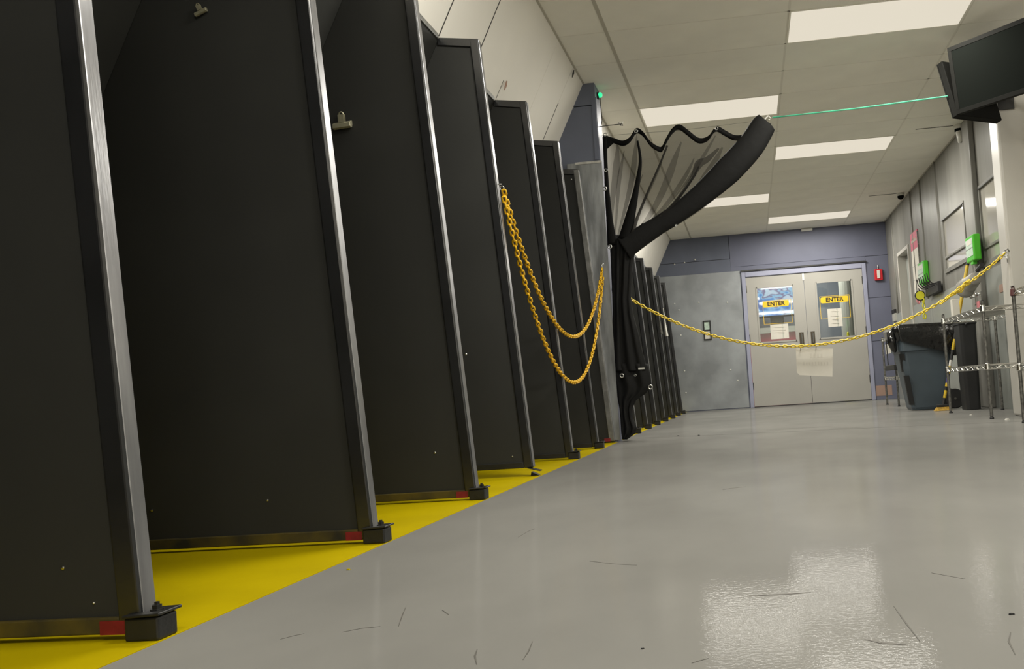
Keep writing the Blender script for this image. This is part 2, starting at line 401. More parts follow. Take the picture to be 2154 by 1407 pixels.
for px, py in ((1419,639),(1428,652),(1432,705),(1600-70,636),(1470,636),(1443,826),(1537,778),(1552,800),(1440,780),(1462,546),(1440,552),(1419,556)):
    p = at_y(px, py, YE-.016); bm = bmesh.new(); lathe(bm, [(.001,-.010),(.011,-.008),(.013,0)], p, 8, 'y'); obj('rivet', bm, 'cam_white', we)
obj('floor_stain', boxm(-.02+1.97, 2.2, YE-.0145, YE-.012, .06, .22), 'orange_mark', we)

# the far doors
d1 = struct('door_1'); d1.location = ((DX0+DX1)/2, YE, 0)
bm = bmesh.new()
for a in ((DX0, DX0+.062, 0, DZ), (DX1-.062, DX1, 0, DZ), (DX0+.062, DX1-.062, DZ-.085, DZ)):
    box(bm, a[0], a[1], YE-.035, YE+.10, a[2], a[3])
obj('door_frame', bm, 'door_frame', d1, bevel=.006)
obj('drip_strip', boxm(DX0-.005, DX1+.01, YE-.055, YE-.012, DZ+.004, DZ+.024), 'dark_metal', d1)
obj('threshold', boxm(DX0+.062, DX1-.062, YE-.02, YE+.1, 0, .012), 'dark_metal', d1)
XM = .957
def leaf(x0, x1, wx0, wx1, z0, z1, hx0, hx1, hinge):
    y0, y1 = YE-.012, YE+.033; bm = bmesh.new(); top = DZ-.09; bot = .018
    box(bm, x0, wx0, y0, y1, bot, top); box(bm, wx1, x1, y0, y1, bot, top); box(bm, wx0, wx1, y0, y1, bot, z0); box(bm, wx0, wx1, y0, y1, z1, top)
    lf = obj('door_leaf', bm, 'door', d1)
    bm = bmesh.new()
    for a in ((wx0-.015, wx0+.01, z0-.015, z1+.015), (wx1-.01, wx1+.015, z0-.015, z1+.015), (wx0, wx1, z0-.015, z0+.01), (wx0, wx1, z1-.01, z1+.015)):
        box(bm, a[0], a[1], y0-.008, y0+.004, a[2], a[3])
    obj('window_bead', bm, 'door', lf)
    obj('glass_pane', boxm(wx0, wx1, YE+.008, YE+.012, z0, z1), 'glass', lf)
    bm = boxm(hx0, hx1, y0-.006, y0, .93, 1.15); h = obj('pull_plate', bm, 'bronze', lf)
    bm = bmesh.new(); xm = (hx0+hx1)/2
    tube(bm, [(xm, y0-.005, .96), (xm, y0-.045, .97), (xm, y0-.045, 1.12), (xm, y0-.005, 1.13)], .008, 8); obj('pull_handle', bm, 'steel', lf)
    for z in (.28, 1.05, 1.85): obj('hinge', boxm(hinge-.009, hinge+.009, y0-.010, y0+.01, z, z+.12), 'dark_metal', lf)
leaf(DX0+.066, XM-.003, .20, .778, 1.03, 1.915, .825, .895, DX0+.066)
leaf(XM+.003, DX1-.066, 1.145, 1.70, 1.03, 1.925, 1.005, 1.07, DX1-.066)
obj('latch_plate', boxm(XM-.02, XM+.012, YE-.02, YE-.012, 1.98, 2.09), 'cam_white', d1)
# lobby behind the doors
lb = struct('wall_lobby'); lb.location = (1, 17, 0)
obj('lobby_back', boxm(-1.5, 3.2, 18.2, 18.3, 0, 2.9), 'lobby_wall', lb)
obj('lobby_side', boxm(-1.6, -1.5, YE+.12, 18.3, 0, 2.9), 'lobby_wall', lb)
obj('lobby_side', boxm(3.2, 3.3, YE+.12, 18.3, 0, 2.9), 'lobby_wall', lb)
obj('lobby_ceiling', boxm(-1.6, 3.3, YE+.12, 18.3, 2.9, 3.0), 'tile', lb)
l = bpy.data.lights.new('lobby_lamp', 'AREA'); l.shape = 'RECTANGLE'; l.size = 1.2; l.size_y = .6; l.energy = 95; l.color = LAMP_COL
lo = bpy.data.objects.new('lobby_lamp', l); COL.objects.link(lo); lo.location = (.8, 16.9, 2.85)
t = thing('lobby_screen', 'lit screen with blue and violet picture behind the door glass', 'screen', (.5, 17.6, 1.5))
A, B = at_y(1586, 607, 17.6), at_y(1678, 660, 17.6); zt0 = at_y(1630, 700, 17.3).z+.101
obj('screen_picture', boxm(A.x, B.x, 17.6, 17.605, B.z, A.z), 'picture', t)
obj('screen_case', boxm(A.x-.03, B.x+.03, 17.606, 17.66, B.z-.03, A.z+.03), 'tv', t)
obj('screen_stand', boxm((A.x+B.x)/2-.12, (A.x+B.x)/2+.12, 17.62, 17.75, zt0, B.z), 'tv', t)
t = thing('lobby_counter', 'red fronted counter seen through the glass of the far door', 'counter', (.5, 17.3, 0))
zt = at_y(1630, 700, 17.3).z
obj('counter_front', boxm(-.3, 1.05, 17.3, 17.34, 0, zt), 'lobby_red', t); obj('counter_top', boxm(-.33, 1.06, 17.27, 17.95, zt, zt+.10), 'lobby_pale', t)
tag(obj('lobby_column', (lambda b: (lathe(b, [(.17,0),(.17,2.9)], (at_y(1786, 620, 17.0).x, 17.0, 0), 24), b)[1])(bmesh.new()), 'lobby_pale', smooth=False), 'round pale column behind the glass of the far door', 'column')
bm = bmesh.new(); lathe(bm, [(.15,0),(.15,.02),(.10,.03),(.02,1.13),(.01,1.15)], (at_y(1783, 690, 16.6).x, 16.6, 0), 12)
tag(obj('caution_cone', bm, 'lime'), 'lime yellow cone standing behind the far door glass', 'cone')

# right wall: openings for the doorway and two service windows
OPEN = [(13.62, 14.60, 0, 2.155, 'door'), (10.16, 11.27, 1.50, 2.11, 'win'), (8.35, 9.505, 1.36, 2.115, 'win')]
bm = bmesh.new(); bm2 = bmesh.new()
edges = sorted({YB, YE} | {e[0] for e in OPEN} | {e[1] for e in OPEN}); ZW = 1.30
for a, b in zip(edges, edges[1:]):
    o = [e for e in OPEN if e[0] <= a+.001 and e[1] >= b-.001]
    if not o:
        a_ = max(a, 7.7); box(bm, XR, XR+.14, a_, b, ZW, ZC); box(bm2, XR-.004, XR+.14, a_, b, 0, ZW)
    else:
        e = o[0]; box(bm, XR, XR+.14, a, b, e[3], ZC)
        if e[2] > 0:
            box(bm, XR, XR+.14, a, b, ZW, e[2]); box(bm2, XR-.004, XR+.14, a, b, 0, ZW)
wr = struct('wall_right', bm, 'gray_wall'); obj('near_wall', boxm(XR, XR+.14, YB, 7.7, ZW, ZC), 'cream_paint', wr); obj('near_wainscot', boxm(XR-.004, XR+.14, YB, 7.7, 0, ZW), 'gray_low', wr); obj('wainscot', bm2, 'gray_low', wr)
for y in (11.46, 12.47, 13.20, 14.95):
    bm = bmesh.new(); tube(bm, [(XR+.004, y, ZW), (XR+.004, y, ZC-.01)], .022, 10); obj('batten', bm, 'gray_wall', wr, smooth=True)
obj('wall_pilaster', boxm(XR-.055, XR, 9.53, 9.94, 0, ZC), 'gray_wall', wr, bevel=.012)
obj('chair_rail', boxm(XR-.02, XR, YB, 7.5, ZW-.02, ZW+.02), 'gray_wall', wr)
for i, e in enumerate(OPEN[1:]):
    wn = struct('window_%d' % (i+1)); wn.location = (XR, (e[0]+e[1])/2, e[2])
    bm = bmesh.new(); x0, x1 = XR-.014, XR+.05
    for a in ((e[0], e[0]+.03, e[2], e[3]), (e[1]-.03, e[1], e[2], e[3]), (e[0]+.03, e[1]-.03, e[3]-.03, e[3]), (e[0]+.03, e[1]-.03, e[2], e[2]+.03), (e[0]+.03, e[1]-.03, e[2]+.14, e[2]+.165)):
        box(bm, x0, x1, a[0], a[1], a[2], a[3])
    obj('window_frame', bm, 'gray_wall', wn, bevel=.004)
    obj('window_sill', boxm(XR-.02, XR+.05, e[0]-.03, e[1]+.03, e[2]-.02, e[2]), 'gray_wall', wn)
    obj('top_track', boxm(XR-.02, XR-.014, e[0], e[1], e[3]-.034, e[3]-.024), 'dark_metal', wn)
    obj('glass_pane', boxm(XR+.004, XR+.012, e[0]+.03, e[1]-.03, e[2]+.165, e[3]-.03), 'glass_pane', wn)
    obj('glass_pane', boxm(XR+.004, XR+.012, e[0]+.03, e[1]-.03, e[2]+.03, e[2]+.14), 'glass_pane', wn)
e = OPEN[0]
d2 = struct('door_2'); d2.location = (XR, 14.1, 0)
bm = bmesh.new()
for a in ((e[0], e[0]+.05, 0, e[3]), (e[1]-.05, e[1], 0, e[3]), (e[0]+.05, e[1]-.05, e[3]-.05, e[3])): box(bm, XR-.02, XR+.14, a[0], a[1], a[2], a[3])
obj('door_frame', bm, 'col_paint', d2, bevel=.005)
obj('door_leaf', boxm(XR+.10, XR+.135, e[0]+.05, e[1]-.05, .01, e[3]-.05), 'gray_low', d2)
wb = struct('wall_back', boxm(-2.8, XR+.2, YB-.12, YB, 0, ZC), 'cream_paint')

# pillar on the right, blue fin on the left
pl = struct('trim_1'); pl.location = (2.15, 7.66, 0)
obj('pillar_body', boxm(1.995, XR, 7.56, 7.80, 0, ZC), 'col_paint', pl, bevel=.02)
FX, FY0, FY1 = -1.045, 7.375, 7.62
fin = struct('wall_fin'); fin.location = (-1.2, 7.5, 0)
bm = bmesh.new(); prism_y(bm, [(wx(0), .0), (FX, 0), (FX, 2.63), (wx(2.63), 2.63)], FY0, FY1); obj('fin_board', bm, 'blue_wall', fin)
bm = bmesh.new(); prism_y(bm, [(wx(2.637), 2.637), (FX, 2.637), (FX, ZC), (wx(ZC), ZC)], FY0, FY1); obj('fin_board', bm, 'blue_wall', fin)
obj('corner_guard', boxm(FX-.03, FX+.003, FY0-.006, FY0, 2.2, 2.68), 'blue_wall', fin)
obj('edge_cladding', boxm(FX, FX+.006, FY0+.01, FY1-.004, 0, 2.70), 'lav_wall', fin)
bm = bmesh.new(); prism_y(bm, [(-1.30, .02), (-1.024, .02), (-1.024, 2.185), (-1.30, 2.185)], FY0-.014, FY0-.004); obj('steel_plate', bm, 'plate', fin)
obj('plate_trim', boxm(-1.235, -1.026, FY0-.019, FY0-.014, 2.172, 2.19), 'plate_trim', fin)

# ------------------------------------------------------------------ black partitions
def outer(z, xb, lean=.068): return xb - lean*z
def partition(label, Y, xb, zt, post_mat='post', bracket=True, lift=0, tape=True, rail='overspray'):
    t = thing('lane_partition', label, 'partition', (xb-.4, Y+.025, 0), 'leaning black partitions')
    z0 = .012+lift; D = .048
    # sheet, recessed
    bm = bmesh.new()
    xi = lambda z: wx(z)+.007
    prism_y(bm, [(xi(z0+.01), z0+.01), (outer(z0+.01, xb)-.03, z0+.01), (outer(zt-.02, xb)-.03, zt-.02), (xi(zt), zt)], Y+.010, Y+.034)
    obj('sheet', bm, 'black', t)
    # front post
    bm = bmesh.new(); zt2 = zt-.004
    lo = [(outer(z0, xb)-.045, Y, z0), (outer(z0, xb), Y, z0), (outer(z0, xb), Y+D, z0), (outer(z0, xb)-.045, Y+D, z0)]
    hi = [(outer(zt2, xb)-.045, Y, zt2), (outer(zt2, xb), Y, zt2), (outer(zt2, xb), Y+D, zt2), (outer(zt2, xb)-.045, Y+D, zt2)]
    hexa(bm, lo, hi); obj('front_post', bm, post_mat, t, bevel=.006, seg=3, smooth=False)
    bm = bmesh.new()
    hexa(bm, [(outer(z0, xb), Y+.006, z0+.004), (outer(z0, xb)+.0016, Y+.007, z0+.004), (outer(z0, xb)+.0016, Y+D-.006, z0+.004), (outer(z0, xb), Y+D-.006, z0+.004)],
             [(outer(zt2, xb), Y+.006, zt2-.006), (outer(zt2, xb)+.0016, Y+.007, zt2-.006), (outer(zt2, xb)+.0016, Y+D-.006, zt2-.006), (outer(zt2, xb), Y+D-.006, zt2-.006)])
    obj('worn_edge', bm, 'edge', t)
    # top rail, falling a little outward
    bm = bmesh.new(); x1 = outer(zt, xb); x0 = xi(zt)+.002
    prism_y(bm, [(x0, zt-.015), (x1-.02, zt-.046), (x1, zt-.004), (x0, zt+.026)], Y+.002, Y+.046); obj('top_rail', bm, 'post', t, bevel=.004)
    # bottom rail
    bm = bmesh.new(); prism_y(bm, [(xi(z0), z0), (outer(z0, xb)-.046, z0), (outer(z0, xb)-.046, z0+.03), (xi(z0+.03), z0+.03)], Y+.002, Y+.046)
    obj('bottom_rail', bm, rail, t, bevel=.003)
    if bracket:
        xo = xb+.036
        b = obj('foot_bracket', boxm(xb-.028, xo, Y-.012, Y+.046, .0012, .042), 'bracket', t, bevel=.004)
        bm = bmesh.new(); hexa(bm, [(xb-.028, Y-.018, .042), (xo+.006, Y-.018, .045), (xo+.006, Y+.052, .045), (xb-.028, Y+.052, .042)], [(xb-.028, Y-.018, .047), (xo+.006, Y-.018, .050), (xo+.006, Y+.052, .050), (xb-.028, Y+.052, .047)])
        obj('bracket_plate', bm, 'bracket', t, bevel=.0012, seg=1)
        bm = bmesh.new(); c = (xb+.016, Y+.018, .049)
        lathe(bm, [(.013,0),(.013,.002),(.009,.0025),(.009,.009),(.005,.0095),(.005,.014)], c, 6); obj('bolt', bm, 'bracket', t)
    if tape:
        obj('red_tape', boxm(xb-.082, xb-.034, Y-.0005, Y+.002, .012+lift, .036+lift), 'red_tape', t)
    return t
ords = ['first','second','third','fourth','fifth','sixth','seventh','eighth']
XB = [-1.083, -1.083, -1.08, -1.08, -1.075, -1.08, -1.08, -1.06, -1.05, -1.05, -1.045, -1.045, -1.04, -1.04, -1.035]
ZT = [2.19]*7 + [2.135] + [1.975, 1.975, 1.985, 1.99, 2.0, 2.0, 2.0]
for i, Y in enumerate(PY):
    if i < 7: lab = 'black leaning partition, %s from the blue fin on the side away from the doors' % ords[7-i]
    elif i == 7: lab = 'black partition with worn bare steel post pressed against the blue fin'
    else: lab = 'black leaning partition, %s from the net curtain towards the doors' % ords[i-8]
    if i == 4: lab = 'black partition with broken foot, raised off the floor, chain hooked on it'
    partition(lab, Y, XB[i], ZT[i], post_mat='worn' if i == 7 else 'post', bracket=i not in (4, 7), lift=.03 if i == 4 else 0,
              tape=i in (1, 2, 3, 7), rail='overspray' if i < 4 else 'bracket')
# debris of the broken foot
bm = bmesh.new(); c = at_z(1130, 1000)
prism_y(bm, [(c.x-.03, .0013), (c.x+.012, .0013), (c.x-.026, .02)], c.y-.01, c.y+.03)
tag(obj('broken_bracket', bm, 'bracket'), 'broken black bracket wedge lying on the yellow strip', 'bracket')
P4 = [o for o in COL.objects if o.get('label', '').startswith('black partition with broken')][0]
bm = bmesh.new(); a = (XB[4]-.03, PY[4]-.01, .044); b = (XB[4]+.035, PY[4]-.02, .028)
hexa(bm, [(a[0], a[1], a[2]-.003), (b[0], b[1], b[2]-.003), (b[0], b[1]+.05, b[2]-.003), (a[0], a[1]+.05, a[2]-.003)], [(a[0], a[1], a[2]), (b[0], b[1], b[2]), (b[0], b[1]+.05, b[2]), (a[0], a[1]+.05, a[2])])
obj('bent_plate', bm, 'bracket', P4)
# screws on the sheets
parts_by_Y = {}
for o in COL.objects:
    if o.name.startswith('lane_partition'): parts_by_Y[round(o.location.y-.025, 3)] = o
for px, py, i, big in ((320,1073,2,1), (563,1052,2,.8), (336,1137,2,.5), (133,1194,1,.9), (198,1268,1,.6), (195,1307,1,1.2), (915,952,3,.7), (980,745,3,.8), (1078,960,4,.6), (1202,377,7,.9)):
    Yp = PY[i]+.010; p = at_y(px, py, Yp); r = .004*big*(1 if i < 3 else 1.5)
    bm = bmesh.new(); lathe(bm, [(r*.3,-.003),(r,-.002),(r,0)], p, 8, 'y')
    obj('screw', bm, 'steel' if big != 1.2 else 'bronze', parts_by_Y[round(PY[i], 3)])
# label holder strips on the far partitions
for px, y0, y1, i in ((1398.5, 648, 707, 12), (1387, 645, 702, 11)):
    a, b = at_y(px-3.5, y0, PY[i]-.004), at_y(px+3.5, y1, PY[i]-.004)
    bm = bmesh.new(); tube(bm, [at_y(px-3.5, y0, PY[i]-.006), at_y(px, (y0+y1)/2, PY[i]-.006), at_y(px+4, y1, PY[i]-.006)], [.006,.010,.022], 4)
    tag(obj('hanging_strip', bm, 'cam_white' if i == 12 else 'dull_steel'), 'pale tag strip hanging on a far black partition' if i == 12 else 'grey tag strip hanging on a far black partition', 'tag')

# bulldog clips
def clip(px, py, Y, s, label, tilt):
    p = at_y(px, py, Y); t = thing('bulldog_clip', label, 'clip', p)
    R = Matrix.Translation(p) @ Matrix.Rotation(tilt, 4, 'Y') @ Matrix.Translation(-p)
    def part(name, bm, **k):
        bmesh.ops.transform(bm, matrix=R, verts=bm.verts); return obj(name, bm, 'clip_metal', t, **k)
    x, z = p.x, p.z
    bm = bmesh.new(); prof = [(0,0),(-.006,-.012),(-.016,-.016),(-.026,-.012),(-.026,.004),(-.016,.012),(-.004,.016),(0,.016)]
    prism_x(bm, [(Y+a*s*1.0, z+b*s) for a, b in prof], x-.037*s, x+.037*s); part('jaw', bm, bevel=.001, seg=1)
    bm = bmesh.new(); box(bm, x-.013*s, x+.013*s, Y-.010*s, Y-.007*s, z+.012*s, z+.044*s); part('grip_tab', bm)
    bm = bmesh.new(); box(bm, x-.011*s, x+.013*s, Y-.026*s, Y-.023*s, z+.008*s, z+.040*s); part('grip_tab', bm)
    bm = bmesh.new(); torus(bm, (x, Y-.016*s, z+.043*s), .009*s, .003*s, Vector((0,1,.2))); part('spring_loop', bm, smooth=True)
clip(723, 265, PY[3]+.008, 1.0, 'metal bulldog clip hanging level on a black partition', -.05)
clip(425, 27, PY[2]+.008, .52, 'small metal bulldog clip hanging askew high on a black partition', -.35)

# ------------------------------------------------------------------ chains
def link_mesh(name, L, Wd, r, material, n=14, k=5):
    bm = bmesh.new(); rings = []; st = (L-Wd)/2; R = Wd/2-r
    for i in range(n):
        a = 2*math.pi*i/n; dx, dz = math.cos(a), math.sin(a)
        cx = (st if dx > 0 else -st)+dx*R; cz = dz*R
        rings.append([bm.verts.new((cx+dx*r*math.cos(2*math.pi*j/k), r*math.sin(2*math.pi*j/k), cz+dz*r*math.cos(2*math.pi*j/k))) for j in range(k)])
    for i in range(n):
        a, b = rings[i], rings[(i+1) % n]
        for j in range(k): bm.faces.new((a[j], a[(j+1) % k], b[(j+1) % k], b[j]))
    for f in bm.faces: f.smooth = True
    bmesh.ops.recalc_face_normals(bm, faces=bm.faces)
    me = bpy.data.meshes.new(name); bm.to_mesh(me); bm.free(); me.materials.append(M[material]); return me
def hang(A, B, zlow, n=400):
    A, B = Vector(A), Vector(B); L = (Vector((B.x, B.y, 0))-Vector((A.x, A.y, 0))).length
    lo, hi = .05, 50
    def curve(a):     # catenary through both ends
        s = B.z-A.z; x0 = L/2 - a*math.asinh(s/(2*a*math.sinh(L/(2*a))))
        return x0, A.z-a*math.cosh(x0/a)
    for _ in range(80):
        mid = (lo+hi)/2; x0, c = curve(mid)
        if c+mid < zlow: lo = mid
        else: hi = mid
    a = (lo+hi)/2; x0, c = curve(a)
    return [A.lerp(B, i/n)*1.0 if False else Vector((A.x+(B.x-A.x)*i/n, A.y+(B.y-A.y)*i/n, c+a*math.cosh((L*i/n-x0)/a))) for i in range(n+1)]
def chain(name, label, path, me, pitch, group=None, cat='chain'):
    t = thing(name, label, cat, path[0], group)
    acc, d, out = 0, 0, []
    seg = [(b-a).length for a, b in zip(path, path[1:])]; tot = sum(seg); n = int(tot/pitch)
    def at(s):
        for q, (a, b) in zip(seg, zip(path, path[1:])):
            if s <= q: return a.lerp(b, s/q), (b-a).normalized()
            s -= q
        return path[-1], (path[-1]-path[-2]).normalized()
    for i in range(n):
        p, dr = at((i+.5)*tot/n); s, u = frame_of(dr); ang = (.35 if i % 2 else 1.92)+random.uniform(-.25, .25)
        s2 = s*math.cos(ang)+u*math.sin(ang); u2 = dr.cross(s2)
        mw = Matrix((dr, s2, u2)).transposed().to_4x4(); mw.translation = p - t.location
        inst('link', me, t, mw)
    return t
lk1 = link_mesh('amber_link', .045, .028, .0052, 'chain_o')
lk2 = link_mesh('yellow_link', .045, .028, .005, 'chain_y')
A = at_y(1052, 400, PY[4]+.02); A.x = -1.145; Bp = Vector((-1.072, FY0-.035, 1.345))
chain('plastic_chain', 'amber plastic chain, upper swag, from black partition to steel plate', hang(A, Bp, .755), lk1, .0305, 'amber chain swags')
chain('plastic_chain', 'amber plastic chain, lower swag, from black partition to steel plate', hang(A+Vector((.004,-.024,-.04)), Bp+Vector((.004,-.034,-.075)), .462), lk1, .0305, 'amber chain swags')
bm = bmesh.new(); torus(bm, A+Vector((-.008,0,.010)), .010, .0025, Vector((0,1,0))); tube(bm, [A+Vector((-.035,0,.03)), A+Vector((-.008,0,.03))], .003, 6)
tag(obj('chain_hook', bm, 'steel', smooth=True), 'small steel hook holding the chain on a black partition', 'hook')
bm = bmesh.new(); c = Bp+Vector((0,.0,.014)); torus(bm, c, .014, .003, Vector((1,0,0))); tube(bm, [c+Vector((0,.0,.014)), Vector((c.x, FY0-.012, c.z+.02))], .004, 6); lathe(bm, [(.012, -.006),(.012,0)], (c.x, FY0-.012, c.z+.02), 10, 'y')
tag(obj('eye_bolt', bm, 'steel', smooth=True), 'steel eye bolt in the scuffed plate holding the amber chain', 'hook')
A2 = Vector((-.99, 7.58, 1.185)); B2 = Vector((1.972, 7.55, 1.235))
p2 = hang(A2, B2, .645)
chain('plastic_chain', 'yellow plastic chain across the aisle with a paper notice on it', p2, lk2, .0305)
bq = at_y(2076, 560, 7.52)
chain('chain_tail', 'short bunched end of yellow chain wrapped near the pillar hook', [p2[-62]+Vector((0,-.03,.01)), p2[-48]+Vector((.0,-.035,-.012)), p2[-40]+Vector((0,-.03,.022)), p2[-52]+Vector((0,-.055,.014)), p2[-70]+Vector((0,-.045,-.012))], lk2, .0305)
bm = bmesh.new(); tube(bm, [(-.99,7.58,1.185), (-.995,7.58,1.2), (-1.02,7.58,1.205), (FX+.006,7.58,1.2)], .004, 6); lathe(bm, [(.014,0),(.014,.006)], (FX+.006, 7.58, 1.2), 10, 'x')
tag(obj('wall_hook', bm, 'steel', smooth=True), 'steel hook behind the net curtain holding the aisle chain', 'hook')
bm = bmesh.new(); h = B2
tube(bm, [h+Vector((-.006,0,-.005)), h+Vector((.0,0,.018)), h+Vector((.024,.005,.03)), h+Vector((.035,.015,.015))], .005, 7); torus(bm, h+Vector((.0,0,-.008)), .016, .0035, Vector((.3,1,0)))
tube(bm, [h+Vector((.01,.0,-.015)), h+Vector((.012,-.004,-.075))], .004, 6); tube(bm, [h+Vector((.024,.005,.03)), Vector((2.0, 7.565, h.z+.03))], .005, 6)
tag(obj('snap_hook', bm, 'steel', smooth=True), 'steel snap hook on the pale pillar holding the yellow chain', 'hook')
# paper notice hanging on the chain
c0 = at_y(1674, 731, 7.63); c1 = at_y(1752, 733, 7.63); c2 = at_y(1751, 792, 7.63); c3 = at_y(1682, 789, 7.63); c4 = at_y(1676, 783, 7.63)
t = thing('paper_notice', 'pale paper notice hanging from the yellow aisle chain', 'notice', (c3+c2)/2)
bm = bmesh.new(); poly = [(p.x, p.z) for p in (c0, c1, c2, c3, c4)]; prism_y(bm, poly, 7.628, 7.631); obj('sheet', bm, 'paper', t)
for row, (y, xa, xb_, hh) in enumerate(((748, 1703, 1732, 3.5), (765, 1688, 1744, 3.0))):
    bm = bmesh.new(); n = 9 if row else 4
    for i in range(n):
        x = xa+(xb_-xa)*(i+.15)/n; wv = (xb_-xa)/n*.6; a = at_y(x, y-hh-random.random(), 7.627); b = at_y(x+wv, y+hh, 7.627)
        box(bm, min(a.x,b.x), max(a.x,b.x), 7.6268, 7.628, min(a.z,b.z), max(a.z,b.z))
    obj('show_through', bm, 'faint', t)
for px in (1684, 1716):
    q = at_y(px, 733, 7.63); pm = min(p2, key=lambda v: abs(v.x-q.x))
    bm = bmesh.new(); tube(bm, [(q.x, 7.629, q.z-.012), (pm.x, pm.y, pm.z-.014)], .0025, 5); obj('hanging_string', bm, 'rubber', t)

# ------------------------------------------------------------------ net curtain
YC = 7.47
cu = thing('net_curtain', 'black net curtain gathered against the blue fin, corner pulled out by cord', 'curtain', at_y(1310, 924, YC))
top = [(1269,284),(1290,291),(1310,297),(1325,289),(1338,271),(1352,277),(1368,298),(1385,309),(1393,308),(1402,290),(1415,270),(1430,263),(1448,275),(1470,291),(1490,287),(1507,267),(1525,275),(1545,285),(1565,283),(1585,268),(1606,256),(1622,262)]
def topc(u):
    s = u*(len(top)-1); i = min(int(s), len(top)-2); t_ = s-i
    q = [Vector(top[max(0, min(len(top)-1, i+k))]) for k in (-1, 0, 1, 2)]
    r = .5*((2*q[1])+(-q[0]+q[2])*t_+(2*q[0]-5*q[1]+4*q[2]-q[3])*t_*t_+(-q[0]+3*q[1]-3*q[2]+q[3])*t_**3)
    return r.x, r.y
def fan(u, v):
    tx, ty = topc(u); bx, by = 1284+56*u, 518-8*u
    w_ = v
    x = tx+(bx-tx)*w_ + u*u*4*v*(1-v)*26; y = ty+(by-ty)*w_ + u*u*4*v*(1-v)*30
    fold = (math.sin(u*2*math.pi*5.5)*.04*(1-.6*v)*(.35+.65*min(1, v*3))+ .015*math.sin(u*41+v*3))*min(1, u*6)
    return at_y(x, y, YC+fold)
NU, NV = 110, 24
bm = bmesh.new(); g = [[bm.verts.new(fan(i/NU, j/NV)) for j in range(NV+1)] for i in range(NU+1)]
for i in range(NU):
    for j in range(NV): bm.faces.new((g[i][j], g[i+1][j], g[i+1][j+1], g[i][j+1]))
obj('net_panel', bm, 'net', cu, smooth=True)
# pleats where the net lies double
for u0, u1, v0 in ((.03,.075,.04), (.10,.135,.10), (.19,.235,.05), (.30,.32,.30), (.43,.47,.12), (.56,.60,.10), (.615,.66,.16), (.70,.735,.06), (.78,.83,.10)):
    bm = bmesh.new(); g = []
    for i in range(7):
        row = []
        for j in range(17):
            v = v0+(1-v0)*j/16; um = (u0+u1)/2+.02*math.sin(v*4+u0*30); hw = (u1-u0)/2*min(1, (v-v0)*4+.15)
            p = fan(um+hw*(i/3-1), v); row.append(bm.verts.new(p+Vector((0, -.012-.006*math.sin(i*1.05), 0))))
        g.append(row)
    for i in range(6):
        for j in range(16): bm.faces.new((g[i][j], g[i+1][j], g[i+1][j+1], g[i][j+1]))
    obj('pleat', bm, 'net', cu, smooth=True)
# hem along the top
bm = bmesh.new(); NH = 110; rows_ = []
for i in range(NH+1):
    u = i/NH; a = fan(u, 0); b = fan(u, .0); x, y = topc(u); b = at_y(x+ (.5 if u < .5 else -2), y+10, a.y)
    rows_.append([bm.verts.new(a+Vector((0,-.004,.004))), bm.verts.new(b+Vector((0,-.004,0))), bm.verts.new(b+Vector((0,.004,0))), bm.verts.new(a+Vector((0,.004,.004)))])
for a, b in zip(rows_, rows_[1:]):
    for k in range(4): bm.faces.new((a[k], a[(k+1) % 4], b[(k+1) % 4], b[k]))
bm.faces.new(rows_[0]); bm.faces.new(list(reversed(rows_[-1]))); obj('top_hem', bm, 'hem', cu, smooth=True)
def pixtube(name, pts, mtn, dy=0, flat=.5, n=10, fold=0):
    bm = bmesh.new(); sc_ = YC/F
    # smooth the polyline
    P = [(Vector((x, y)), r) for x, y, r in pts]; out = []
    for i in range(len(P)-1):
        p0 = P[max(i-1,0)][0]; p1, p2_, p3 = P[i][0], P[i+1][0], P[min(i+2,len(P)-1)][0]
        for k in range(6):
            t_ = k/6; q = .5*((2*p1)+(-p0+p2_)*t_+(2*p0-5*p1+4*p2_-p3)*t_*t_+(-p0+3*p1-3*p2_+p3)*t_**3); out.append((q, P[i][1]*(1-t_)+P[i+1][1]*t_))
    out.append(P[-1])
    tube(bm, [at_y(q.x, q.y, YC+dy) for q, r in out], [r*sc_ for q, r in out], n, flat, ref=Vector((0,1,0)))
    return obj(name, bm, mtn, cu, smooth=True)
pixtube('rolled_edge', [(1612,256,20),(1606,264,26),(1578,308,29),(1532,358,30),(1482,404,25),(1430,445,21),(1385,474,20),(1340,503,23),(1312,522,26)], 'cloth', -.03, .45, 14)
pixtube('side_hem', [(1272,288,5),(1274,340,4),(1277,400,5),(1282,460,7),(1288,515,11)], 'hem', -.02)
bm = bmesh.new(); tri = [at_y(1268,284,YC-.02), at_y(1292,300,YC-.02), at_y(1272,318,YC-.02)]; prism_y(bm, [(p.x, p.z) for p in tri], YC-.024, YC-.018); obj('corner_patch', bm, 'hem', cu)
pixtube('fold', [(1341,296,2),(1347,340,3.5),(1338,400,6),(1327,450,10),(1314,505,15)], 'hem', -.035)
pixtube('fold', [(1404,306,2),(1386,350,2.2),(1362,405,2.5),(1340,460,3.5),(1325,505,7)], 'net', -.045)
pixtube('fold', [(1404,306,1.5),(1386,350,1.5),(1362,405,1.8),(1340,460,2.5),(1325,505,6)], 'net', -.05)
pixtube('fold', [(1512,312,2),(1488,335,6),(1470,345,9),(1455,375,4),(1420,425,3.5),(1380,465,4),(1340,508,7)], 'net', -.05)
pixtube('fold', [(1470,350,1.5),(1455,378,2.5),(1420,426,2.8),(1380,466,3),(1340,508,5)], 'hem', -.04)
pixtube('fold', [(1352,470,1.5),(1340,488,4),(1328,505,7)], 'hem', -.045)
